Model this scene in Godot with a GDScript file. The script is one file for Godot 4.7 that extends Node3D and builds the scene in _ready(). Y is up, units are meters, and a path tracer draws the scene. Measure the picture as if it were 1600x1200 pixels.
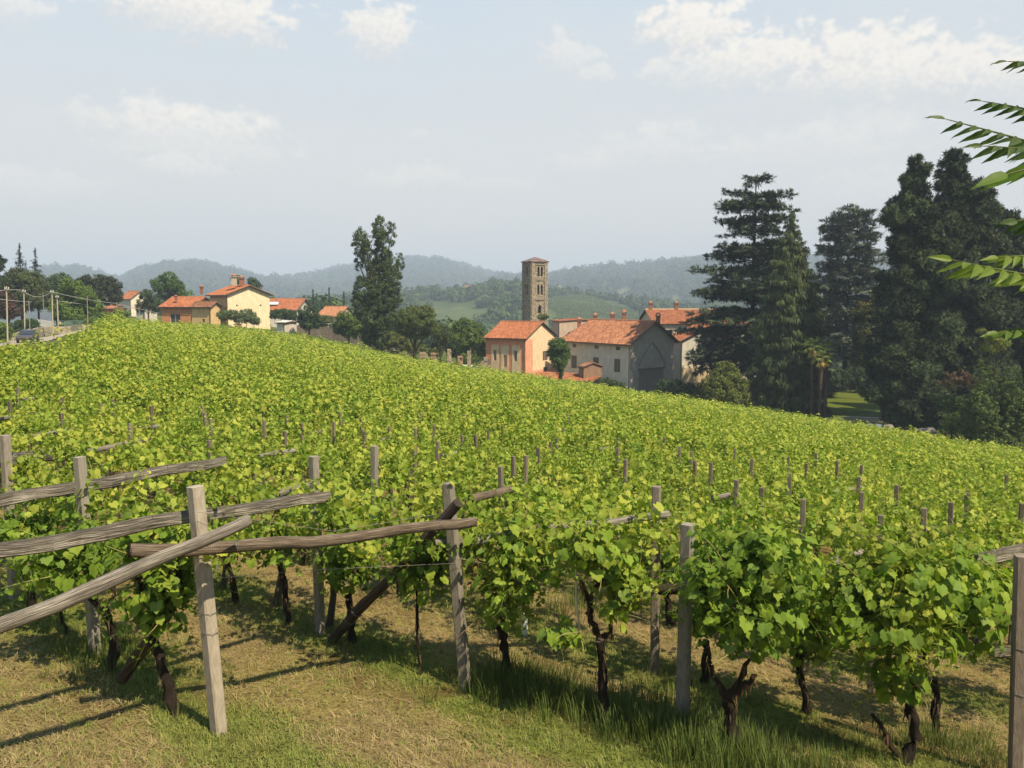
extends Node3D
# A hillside vineyard above a village with a Romanesque bell tower, seen from a bank.

const F := 1287.0          # focal length in photograph pixels (1600 wide)
const EY := 1.65           # eye height over the bank
const PITCH := 0.1007
var cp := cos(PITCH)
var sp := sin(PITCH)
var rng := RandomNumberGenerator.new()
var nz := FastNoiseLite.new()
var used := {}
var M := {}                # materials
var G := {}                # shared meshes

# ---------------------------------------------------------------- geometry collector
class Geo:
	var v := PackedVector3Array()
	var n := PackedVector3Array()
	var c := PackedColorArray()
	var uv := PackedVector2Array()
	func tri(a: Vector3, b: Vector3, d: Vector3, col: Color) -> void:
		var m := (b - a).cross(d - a).normalized()
		v.append(a); v.append(d); v.append(b)
		for i in 3:
			n.append(m); c.append(col)
		uv.append(Vector2.ZERO); uv.append(Vector2.ZERO); uv.append(Vector2.ZERO)
	func quad(a: Vector3, b: Vector3, d: Vector3, e: Vector3, col: Color) -> void:
		tri(a, b, d, col)
		tri(a, d, e, col)
	func smooth(a: Vector3, b: Vector3, d: Vector3, na: Vector3, nb: Vector3, nd: Vector3, col: Color, ua := Vector2.ZERO, ub := Vector2.ZERO, ud := Vector2.ZERO) -> void:
		if (b - a).cross(d - a).dot(na + nb + nd) < 0.0:
			var t := b; b = d; d = t
			t = nb; nb = nd; nd = t
			var q := ub; ub = ud; ud = q
		v.append(a); v.append(d); v.append(b)
		n.append(na); n.append(nd); n.append(nb)
		uv.append(ua); uv.append(ud); uv.append(ub)
		for i in 3:
			c.append(col)
	# a box with axes x, y, z (full sizes) and chamfered long edges when ch > 0
	func box(o: Vector3, x: Vector3, y: Vector3, z: Vector3, col: Color) -> void:
		if x.cross(y).dot(z) < 0.0:
			z = -z
		var h := [x * 0.5, y * 0.5, z * 0.5]
		for k in 3:
			var a: Vector3 = h[k]
			var b: Vector3 = h[(k + 1) % 3]
			var d: Vector3 = h[(k + 2) % 3]
			quad(o + a - b - d, o + a + b - d, o + a + b + d, o + a - b + d, col)
			quad(o - a - b - d, o - a - b + d, o - a + b + d, o - a + b - d, col)
	func tube(p: Array, r: Array, sides: int, col: Color, flat := 1.0, wob := 0.0, seed_ := 0, up := Vector3.UP) -> void:
		var rings := []
		var norms := []
		var l := 0.0
		var ls := []
		var rr := RandomNumberGenerator.new()
		rr.seed = seed_ + 11
		var phase := rr.randf() * 6.0
		for i in p.size():
			var d: Vector3 = (p[mini(i + 1, p.size() - 1)] - p[maxi(i - 1, 0)]).normalized()
			var ref := up if absf(d.dot(up)) < 0.95 else Vector3(1, 0, 0.2).normalized()
			var sx := d.cross(ref).normalized()
			var sy := sx.cross(d).normalized()
			var ring := []
			var nn := []
			if i > 0:
				l += (p[i] - p[i - 1]).length()
			ls.append(l)
			for k in sides:
				var a := TAU * k / sides
				var w := 1.0 + wob * (sin(a * 2.0 + phase + i * 0.7) * 0.6 + rr.randf_range(-1, 1) * 0.6)
				var o: Vector3 = sx * cos(a) * r[i] * flat * w + sy * sin(a) * r[i] * w
				ring.append(p[i] + o)
				nn.append((sx * cos(a) / flat + sy * sin(a)).normalized())
			rings.append(ring)
			norms.append(nn)
		for i in p.size() - 1:
			for k in sides:
				var j := (k + 1) % sides
				var u0 := float(k) / sides
				var u1 := float(k + 1) / sides
				smooth(rings[i][k], rings[i + 1][k], rings[i + 1][j], norms[i][k], norms[i + 1][k], norms[i + 1][j], col, Vector2(u0, ls[i]), Vector2(u0, ls[i + 1]), Vector2(u1, ls[i + 1]))
				smooth(rings[i][k], rings[i + 1][j], rings[i][j], norms[i][k], norms[i + 1][j], norms[i][j], col, Vector2(u0, ls[i]), Vector2(u1, ls[i + 1]), Vector2(u1, ls[i]))
		for e in [0, p.size() - 1]:
			if r[e] > 0.012:
				for k in sides:
					var j := (k + 1) % sides
					if e == 0:
						tri(p[e], rings[e][k], rings[e][j], col)
					else:
						tri(p[e], rings[e][j], rings[e][k], col)
	func mesh(off := Vector3.ZERO) -> ArrayMesh:
		if off != Vector3.ZERO:
			for i in v.size():
				v[i] -= off
		var a := []
		a.resize(Mesh.ARRAY_MAX)
		a[Mesh.ARRAY_VERTEX] = v
		a[Mesh.ARRAY_NORMAL] = n
		a[Mesh.ARRAY_COLOR] = c
		a[Mesh.ARRAY_TEX_UV] = uv
		var m := ArrayMesh.new()
		if v.size():
			m.add_surface_from_arrays(Mesh.PRIMITIVE_TRIANGLES, a)
		return m

# ---------------------------------------------------------------- camera and terrain maths
func at(px: float, py: float, d: float) -> Vector3:
	var u := (px - 800.0) / F
	var w := (600.0 - py) / F
	var k := cp + w * sp
	return Vector3(u / k * d, EY + (w * cp - sp) / k * d, -d)

func table(s: float, t: Array) -> float:
	if s <= t[0][0]:
		return t[0][1]
	for i in t.size() - 1:
		if s < t[i + 1][0]:
			return lerpf(t[i][1], t[i + 1][1], (s - t[i][0]) / (t[i + 1][0] - t[i][0]))
	return t[-1][1]

const EDGE := [[-1.3, 14.0], [-0.8, 27.0], [-0.668, 31.0], [-0.62, 32.5], [-0.583, 34.0], [-0.544, 37.0], [-0.52, 43.5], [-0.4925, 63.0], [-0.465, 118.0], [-0.3, 124.0], [-0.186, 122.0], [-0.05, 112.0], [0.155, 101.0], [0.31, 88.0], [0.62, 69.0], [0.9, 58.0], [1.4, 46.0]]
const BASE := [[-1.3, -5.0], [-0.62, -5.0], [-0.56, -4.9], [-0.52, -4.3], [-0.49, -3.5], [-0.44, -4.2], [-0.3, -5.2], [-0.2, -7.6], [-0.1, -9.6], [0.0, -12.6], [0.15, -13.6], [0.3, -13.4], [0.45, -13.8], [0.62, -14.6], [1.3, -17.0]]

func edge(s: float) -> float:
	return table(s, EDGE)

func field(x: float, d: float) -> float:
	var k := smoothstep(12.0, 42.0, d)
	var crest := table(x / maxf(d, 1.0), [[-0.5, 0.0], [-0.42, 0.35], [-0.36, 0.8], [-0.3, 1.05], [-0.25, 1.0], [-0.187, 0.5], [-0.12, 0.0]]) * smoothstep(35.0, 122.0, d)
	return lerpf(-3.46 - 0.08 * x - 0.1 * d, -3.78 - 0.136 * x - 0.0725 * d + crest, k)

func ground(x: float, z: float) -> float:
	var d := -z
	var r := sqrt(x * x + d * d)
	var bank := 0.0
	if d < 0.3:
		return -0.02 * r + nz.get_noise_2d(x * 3.0, z * 3.0) * 0.1 - 0.25 * smoothstep(3.0, 30.0, absf(x))
	var s := clampf(x / d, -1.3, 1.3)
	var e := edge(s)
	var y := field(clampf(x, -90.0, 90.0), minf(d, e + 20.0)) + EY
	if d > e:
		var b := table(s, BASE) + EY - maxf(0.0, d - e - (40.0 if s > -0.2 else 130.0)) * 0.05
		b = maxf(b, -34.0)
		y = lerpf(y, b, smoothstep(e + 1.0, e + 17.0, d))
	bank = -0.05
	y = lerpf(bank, y, smoothstep(1.0, 5.8, d))
	y += nz.get_noise_2d(x * 6.0, z * 6.0) * 0.05
	return y

func on_ground(px: float, d: float, py := 560.0) -> Vector3:
	var p := at(px, py, d)
	p.y = ground(p.x, p.z)
	return p

func hit(px: float, py: float) -> Vector3:
	var d := 3.0
	while d < 160.0:
		var p := at(px, py, d)
		if p.y <= ground(p.x, p.z):
			return p
		d += 0.03 + d * 0.002
	return at(px, py, 160.0)

func raised(px: float, py: float, h: float, most := 118.0) -> float:   # the depth where a sight line passes h over the ground
	var d := 5.0
	while d < most:
		var p := at(px, py, d)
		if p.y <= ground(p.x, p.z) + h:
			return d
		d += 0.05 + d * 0.003
	return -1.0

# ---------------------------------------------------------------- nodes
func numbered(called: String) -> String:
	var k: int = used.get(called, 0)
	used[called] = k + 1
	return called if k == 0 else "%s_%03d" % [called, k]

func tag(o: Node, label: String, category := "", group := "", kind := "") -> void:
	if label: o.set_meta("label", label)
	if category: o.set_meta("category", category)
	if group: o.set_meta("group", group)
	if kind: o.set_meta("kind", kind)

func thing(called: String, label: String, category: String, where: Vector3, group := "") -> Node3D:
	var o := Node3D.new()
	o.name = numbered(called)
	o.position = where
	tag(o, label, category, group)
	add_child(o, true)
	return o

func part(called: String, m: Mesh, mat: Material, parent: Node, kind := "", label := "") -> MeshInstance3D:
	var o := MeshInstance3D.new()
	o.name = called if parent != self else numbered(called)
	o.mesh = m
	o.material_override = mat
	tag(o, label, "", "", kind)
	parent.add_child(o, true)
	return o

func scatter(called: String, m: Mesh, mat: Material, xf: Array, cols: Array, parent: Node, off := Vector3.ZERO) -> MultiMeshInstance3D:
	var mm := MultiMesh.new()
	mm.transform_format = MultiMesh.TRANSFORM_3D
	mm.use_colors = true
	mm.mesh = m
	mm.instance_count = xf.size()
	for i in xf.size():
		var t: Transform3D = xf[i]
		t.origin -= off
		mm.set_instance_transform(i, t)
		mm.set_instance_color(i, cols[i])
	var o := MultiMeshInstance3D.new()
	o.name = called if parent != self else numbered(called)
	o.multimesh = mm
	o.material_override = mat
	o.set_meta("kind", "stuff")
	parent.add_child(o, true)
	return o

func mixc(a: Color, b: Color, t: float) -> Color:
	return a.lerp(b, clampf(t, 0.0, 1.0))

func shade(c: Color, k: float) -> Color:
	return Color(c.r * k, c.g * k, c.b * k)

func rot(n_: Vector3, spin: float) -> Basis:   # a basis whose y is n_
	var y := n_.normalized()
	var x := y.cross(Vector3(0.31, 0.2, 0.93).normalized()).normalized()
	var z := x.cross(y)
	return Basis(x * cos(spin) + z * sin(spin), y, z * cos(spin) - x * sin(spin))

func rdir() -> Vector3:
	var y := rng.randf_range(-1, 1)
	var a := rng.randf() * TAU
	var k := sqrt(1.0 - y * y)
	return Vector3(cos(a) * k, y, sin(a) * k)

# ---------------------------------------------------------------- materials
func noise_tex(freq: float, lo: Color, hi: Color, seed_: int, type := FastNoiseLite.TYPE_SIMPLEX_SMOOTH, oct := 5, size := 512, mid := 0.5, sharp := 0.5) -> NoiseTexture2D:
	var n := FastNoiseLite.new()
	n.seed = seed_
	n.noise_type = type
	n.frequency = freq
	n.fractal_octaves = oct
	n.fractal_gain = 0.6
	if type == FastNoiseLite.TYPE_CELLULAR:
		n.cellular_return_type = FastNoiseLite.RETURN_DISTANCE2_SUB
		n.fractal_type = FastNoiseLite.FRACTAL_NONE
		n.cellular_jitter = 0.9
	var t := NoiseTexture2D.new()
	t.width = size
	t.height = size
	t.seamless = true
	t.seamless_blend_skirt = 0.15
	t.noise = n
	var g := Gradient.new()
	g.offsets = PackedFloat32Array([clampf(mid - sharp, 0, 1), clampf(mid + sharp, 0, 1)])
	g.colors = PackedColorArray([lo.linear_to_srgb(), hi.linear_to_srgb()])
	t.color_ramp = g
	return t

func surf(rough: float, tex: Texture2D = null, scale := Vector3.ONE, triplanar := true, bump: Texture2D = null, depth := 1.0, spec := 0.5) -> StandardMaterial3D:
	var m := StandardMaterial3D.new()
	m.vertex_color_use_as_albedo = true
	m.roughness = rough
	m.metallic_specular = spec
	if tex:
		m.albedo_texture = tex
	if tex or bump:
		m.uv1_triplanar = triplanar
		m.uv1_world_triplanar = triplanar
		m.uv1_scale = scale
	if bump:
		m.heightmap_enabled = true
		m.heightmap_texture = bump
		m.heightmap_scale = depth
	m.cull_mode = BaseMaterial3D.CULL_DISABLED
	return m

func make_materials() -> void:
	var w := Color(1, 1, 1)
	M.leaf = surf(0.58, null, Vector3.ONE, false, null, 1.0, 0.28)
	M.leaf.backlight_enabled = true
	M.leaf.backlight = Color(0.84, 0.92, 0.5)
	M.crown = surf(0.65, null, Vector3.ONE, false, null, 1.0, 0.3)
	M.crown.backlight_enabled = true
	M.crown.backlight = Color(0.5, 0.55, 0.3)
	M.needle = surf(0.7, null, Vector3.ONE, false, null, 1.0, 0.25)
	M.straw = surf(0.8, null, Vector3.ONE, false, null, 1.0, 0.3)
	var fine := noise_tex(0.03, Color(0.55, 0.55, 0.55), w, 3)
	var blot := noise_tex(0.012, Color(0.66, 0.64, 0.6), w, 4, FastNoiseLite.TYPE_SIMPLEX_SMOOTH, 6)
	var rough_ := noise_tex(0.05, Color(0, 0, 0), w, 5)
	var stones := noise_tex(0.035, Color(0.18, 0.17, 0.16), w, 6, FastNoiseLite.TYPE_CELLULAR, 1, 512, 0.28, 0.26)
	M.bark = surf(0.95, noise_tex(0.04, Color(0.35, 0.33, 0.32), w, 8, FastNoiseLite.TYPE_SIMPLEX_SMOOTH, 4), Vector3(3.0, 1.5, 1.0), false, rough_, 2.5, 0.2)
	var streak := noise_tex(0.03, Color(0.16, 0.15, 0.14), w, 9, FastNoiseLite.TYPE_SIMPLEX_SMOOTH, 6, 512, 0.46, 0.26)
	M.wood = surf(0.9, streak, Vector3(3.6, 0.14, 1.0), false, streak, 0.9, 0.25)
	M.wood.detail_enabled = true
	M.wood.detail_blend_mode = BaseMaterial3D.BLEND_MODE_MUL
	M.wood.detail_albedo = noise_tex(0.008, Color(0.5, 0.48, 0.46), w, 19, FastNoiseLite.TYPE_SIMPLEX_SMOOTH, 6)
	M.wood.detail_uv_layer = BaseMaterial3D.DETAIL_UV_2
	M.wood.uv2_triplanar = true
	M.wood.uv2_world_triplanar = true
	M.wood.uv2_scale = Vector3(0.8, 0.8, 0.8)
	M.post = surf(0.92, noise_tex(0.02, Color(0.5, 0.49, 0.47), w, 10, FastNoiseLite.TYPE_SIMPLEX_SMOOTH, 6), Vector3(2.5, 0.5, 2.5), true, rough_, 0.3, 0.25)
	M.plaster = surf(0.95, blot, Vector3(0.3, 0.09, 0.3), true, rough_, 0.5, 0.2)
	M.tile = surf(0.9, fine, Vector3(0.6, 0.6, 0.6), true, null, 1.0, 0.2)
	M.stone = surf(0.95, stones, Vector3(0.17, 0.24, 0.17), true, stones, 12.0, 0.2)
	M.rubble = surf(0.95, stones, Vector3(0.9, 1.1, 0.9), true, stones, 6.0, 0.2)
	M.ground = surf(1.0, noise_tex(0.02, Color(0.5, 0.48, 0.44), w, 12, FastNoiseLite.TYPE_SIMPLEX_SMOOTH, 7, 1024), Vector3(0.5, 0.5, 0.5), true, noise_tex(0.06, Color(0, 0, 0), w, 13, FastNoiseLite.TYPE_SIMPLEX_SMOOTH, 5), 3.0, 0.1)
	M.far = surf(1.0, noise_tex(0.02, Color(0.6, 0.6, 0.6), w, 14, FastNoiseLite.TYPE_SIMPLEX_SMOOTH, 6), Vector3(0.01, 0.01, 0.01), true, null, 1.0, 0.1)
	M.plain = surf(0.7)
	M.metal = surf(0.45, null, Vector3.ONE, false, null, 1.0, 0.5)
	M.metal.metallic = 0.6
	M.paint = surf(0.3)
	M.paint.clearcoat_enabled = true
	M.paint.clearcoat = 0.6
	M.dark_glass = surf(0.08)
	M.water = surf(0.04, null, Vector3.ONE, false, noise_tex(0.05, Color(0, 0, 0), w, 15), 0.15)
	M.leaflet = surf(0.5, null, Vector3.ONE, false, null, 1.0, 0.4)
	M.leaflet.backlight_enabled = true
	M.leaflet.backlight = Color(0.8, 0.95, 0.35)

# ---------------------------------------------------------------- shared leaf meshes
# a grape leaf: five lobes, folded along its midrib; tip along +z, face along +y, attached at the origin
func leaf_into(g: Geo, t: Transform3D, size: float, col: Color, detail: int, droop := 0.25) -> void:
	var out := []
	if detail >= 2:
		out = [Vector2(0.0, 0.05), Vector2(0.25, -0.14), Vector2(0.45, 0.02), Vector2(0.53, 0.26), Vector2(0.43, 0.4), Vector2(0.45, 0.66), Vector2(0.24, 0.74), Vector2(0.0, 1.0)]
	elif detail == 1:
		out = [Vector2(0.0, 0.0), Vector2(0.42, -0.05), Vector2(0.5, 0.55), Vector2(0.0, 1.0)]
	else:
		out = [Vector2(0.0, -0.05), Vector2(0.5, 0.35), Vector2(0.0, 1.0)]
	var mid := Vector3(0, 0.0, 0.42)
	for s in [-1.0, 1.0]:
		for i in out.size() - 1:
			var a: Vector2 = out[i]
			var b: Vector2 = out[i + 1]
			var pa := Vector3(a.x * s, 0.18 * a.x - droop * a.y * a.y, a.y) * size
			var pb := Vector3(b.x * s, 0.18 * b.x - droop * b.y * b.y, b.y) * size
			var pm := Vector3(mid.x, -droop * mid.z * mid.z, mid.z) * size
			if detail == 0:
				pm = Vector3(0, 0.03, 0.4) * size
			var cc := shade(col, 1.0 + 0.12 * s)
			if s < 0.0:
				g.tri(t * pm, t * pa, t * pb, cc)
			else:
				g.tri(t * pm, t * pb, t * pa, cc)

func blade_into(g: Geo, p: Vector3, d: Vector3, w: float, l: float, bend: float, col: Color) -> void:
	var side := d.cross(Vector3.UP + Vector3(0.01, 0, 0.02)).normalized() * w * 0.5
	var out := Vector3(d.x, 0, d.z)
	var q := p + d * l * 0.55
	var e := p + d * l + out * bend * l - Vector3(0, bend * l * 0.5, 0)
	g.quad(p - side, p + side, q + side * 0.7, q - side * 0.7, col)
	g.tri(q - side * 0.7, q + side * 0.7, e, shade(col, 1.1))

func make_leaf_meshes() -> void:
	rng.seed = 77
	# vine shoots: a stem with leaves that grow smaller and paler to the tip
	G.shoot = []
	for k in 5:
		var g := Geo.new()
		var n := 15
		var len_ := rng.randf_range(0.5, 0.8)
		var p := Vector3.ZERO
		var d := Vector3(0, 1, 0)
		var pts := [p]
		var rad := [0.005]
		var bend := Vector3(rng.randf_range(-1, 1), 0, rng.randf_range(-1, 1)) * 0.16
		for i in n:
			d = (d + bend + rdir() * 0.12).normalized()
			p += d * len_ / n
			pts.append(p)
			rad.append(0.005 - 0.0038 * i / n)
			var u := float(i) / n
			var az := i * 2.5 + rng.randf() * 0.8
			var o := Vector3(cos(az), 0, sin(az))
			var size := lerpf(0.094, 0.026, u * u) * rng.randf_range(0.8, 1.15)
			var nrm := (Vector3.UP * 0.75 + o * 0.55 + rdir() * 0.35).normalized()
			var fwd := (o - nrm * o.dot(nrm)).normalized()
			var bs := Basis(nrm.cross(fwd), nrm, fwd)
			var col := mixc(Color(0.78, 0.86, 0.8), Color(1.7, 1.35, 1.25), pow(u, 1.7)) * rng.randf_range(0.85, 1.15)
			leaf_into(g, Transform3D(bs, p + o * 0.05), size, col, 2, rng.randf_range(0.1, 0.4))
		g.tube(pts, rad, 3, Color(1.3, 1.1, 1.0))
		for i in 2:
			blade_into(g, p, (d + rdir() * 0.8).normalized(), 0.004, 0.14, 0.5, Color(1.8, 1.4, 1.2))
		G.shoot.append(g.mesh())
	# coarser shoots for the middle distance and leaf patches for the far slope
	G.shoot_mid = []
	for k in 3:
		var g := Geo.new()
		for i in 20:
			var u := i / 20.0
			var o := rdir()
			var p := Vector3(o.x * 0.18, 0.62 * u + 0.05 * o.y, o.z * 0.18)
			var nrm := (Vector3.UP * 0.6 + o * 0.6 + rdir() * 0.3).normalized()
			var fwd := Vector3(o.x, 0.1, o.z)
			fwd = (fwd - nrm * fwd.dot(nrm)).normalized()
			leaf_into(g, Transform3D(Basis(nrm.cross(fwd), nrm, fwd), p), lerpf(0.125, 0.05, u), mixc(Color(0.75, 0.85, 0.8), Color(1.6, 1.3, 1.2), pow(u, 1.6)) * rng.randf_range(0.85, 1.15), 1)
		G.shoot_mid.append(g.mesh())
	G.shoot_far = []
	for k in 3:
		var g := Geo.new()
		for i in 50:
			var o := rdir()
			var p := Vector3(o.x * 0.36, 0.24 + 0.36 * o.y, o.z * 0.36) * sqrt(rng.randf_range(0.15, 1.0))
			var nrm := (Vector3.UP * 0.7 + o * 0.7 + rdir() * 0.4).normalized()
			var fwd := rdir()
			fwd = (fwd - nrm * fwd.dot(nrm)).normalized()
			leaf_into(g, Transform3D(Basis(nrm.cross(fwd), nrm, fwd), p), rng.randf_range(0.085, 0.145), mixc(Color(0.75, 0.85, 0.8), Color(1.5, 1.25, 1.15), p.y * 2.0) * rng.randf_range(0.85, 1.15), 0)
		G.shoot_far.append(g.mesh())
	# single grape leaves with a stalk
	G.leaf = []
	for k in 4:
		var g := Geo.new()
		leaf_into(g, Transform3D.IDENTITY, 1.0, Color(1, 1, 1), 2, [0.1, 0.25, 0.4, 0.55][k])
		g.tube([Vector3(0, 0.05, 0.05), Vector3(0, 0.02, -0.25), Vector3(0, -0.12, -0.5)], [0.018, 0.016, 0.014], 3, Color(1.4, 1.1, 1.1))
		G.leaf.append(g.mesh())
	# leaf clumps for tree crowns
	G.clump = []
	for k in 3:
		var g := Geo.new()
		for i in 34:
			var o := rdir()
			var p := o * pow(rng.randf_range(0.1, 1.0), 0.5) * 0.55
			var nrm := (o * 0.8 + Vector3.UP * 0.4 + rdir() * 0.5).normalized()
			var fwd := rdir()
			fwd = (fwd - nrm * fwd.dot(nrm)).normalized()
			leaf_into(g, Transform3D(Basis(nrm.cross(fwd), nrm, fwd), p), rng.randf_range(0.2, 0.32), Color(1, 1, 1) * rng.randf_range(0.75, 1.25), 0)
		G.clump.append(g.mesh())
	# conifers: flat plates of needles, round tufts, hanging sprays
	G.plate = []
	G.tuft = []
	G.spray = []
	for k in 3:
		var g := Geo.new()
		for i in 46:
			var a := rng.randf_range(-1.9, 1.9)
			var d := Vector3(sin(a), rng.randf_range(-0.12, 0.42), cos(a)).normalized()
			var p := Vector3(rng.randf_range(-0.3, 0.3), rng.randf_range(-0.06, 0.06), rng.randf_range(-0.25, 0.45))
			blade_into(g, p, d, 0.085, rng.randf_range(0.25, 0.5), 0.15, Color(1, 1, 1) * rng.randf_range(0.7, 1.3))
		G.plate.append(g.mesh())
		g = Geo.new()
		for i in 54:
			var o := (rdir() + Vector3(0, 0.25, 0)).normalized()
			blade_into(g, o * rng.randf_range(0.05, 0.35), o, 0.1, rng.randf_range(0.2, 0.38), 0.1, Color(1, 1, 1) * rng.randf_range(0.7, 1.3))
		G.tuft.append(g.mesh())
		g = Geo.new()
		for i in 40:
			var p := Vector3(rng.randf_range(-0.35, 0.35), rng.randf_range(-0.1, 0.1), rng.randf_range(-0.35, 0.35))
			var d := Vector3(rng.randf_range(-0.3, 0.3), -1.0, rng.randf_range(-0.2, 0.5)).normalized()
			blade_into(g, p, d, 0.08, rng.randf_range(0.3, 0.75), 0.1, Color(1, 1, 1) * rng.randf_range(0.7, 1.3))
		G.spray.append(g.mesh())
	# far tree crowns: a rounded heap of leaf faces one unit across
	G.far_crown = []
	for k in 4:
		var g := Geo.new()
		var lobes := []
		for i in 6:
			lobes.append(rdir() * 0.22 + Vector3(0, 0.05, 0))
		for i in 110:
			var o := rdir()
			var c: Vector3 = lobes[i % 6]
			var p := c + Vector3(o.x * 0.3, o.y * 0.3 + 0.42, o.z * 0.3)
			var nrm := (o + rdir() * 0.4).normalized()
			var fwd := rdir()
			fwd = (fwd - nrm * fwd.dot(nrm)).normalized()
			leaf_into(g, Transform3D(Basis(nrm.cross(fwd), nrm, fwd), p), rng.randf_range(0.14, 0.22), Color(1, 1, 1) * rng.randf_range(0.75, 1.25), 0)
		G.far_crown.append(g.mesh())
	# grass
	G.turf = []
	G.tall = []
	G.cut = []
	for k in 3:
		var g := Geo.new()
		for i in 12:
			var o := rdir()
			blade_into(g, Vector3(o.x * 0.09, -0.01, o.z * 0.09), Vector3(o.z * 0.7, 1.0, o.x * 0.7).normalized(), 0.007, rng.randf_range(0.035, 0.085), 0.5, Color(1, 1, 1) * rng.randf_range(0.7, 1.3))
		G.turf.append(g.mesh())
		g = Geo.new()
		for i in 16:
			var o := rdir()
			blade_into(g, Vector3(o.x * 0.12, -0.02, o.z * 0.12), Vector3(o.x * 0.3, 1.0, o.z * 0.3).normalized(), 0.009, rng.randf_range(0.22, 0.5), rng.randf_range(0.1, 0.4), Color(1, 1, 1) * rng.randf_range(0.6, 1.3))
		G.tall.append(g.mesh())
		g = Geo.new()
		for i in 16:
			var o := rdir()
			blade_into(g, Vector3(o.x * 0.16, 0.012 + 0.012 * o.y, o.z * 0.16), Vector3(o.z, rng.randf_range(-0.05, 0.22), -o.x + 0.3).normalized(), 0.007, rng.randf_range(0.06, 0.16), 0.1, Color(1, 1, 1) * rng.randf_range(0.65, 1.35))
		G.cut.append(g.mesh())

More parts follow.
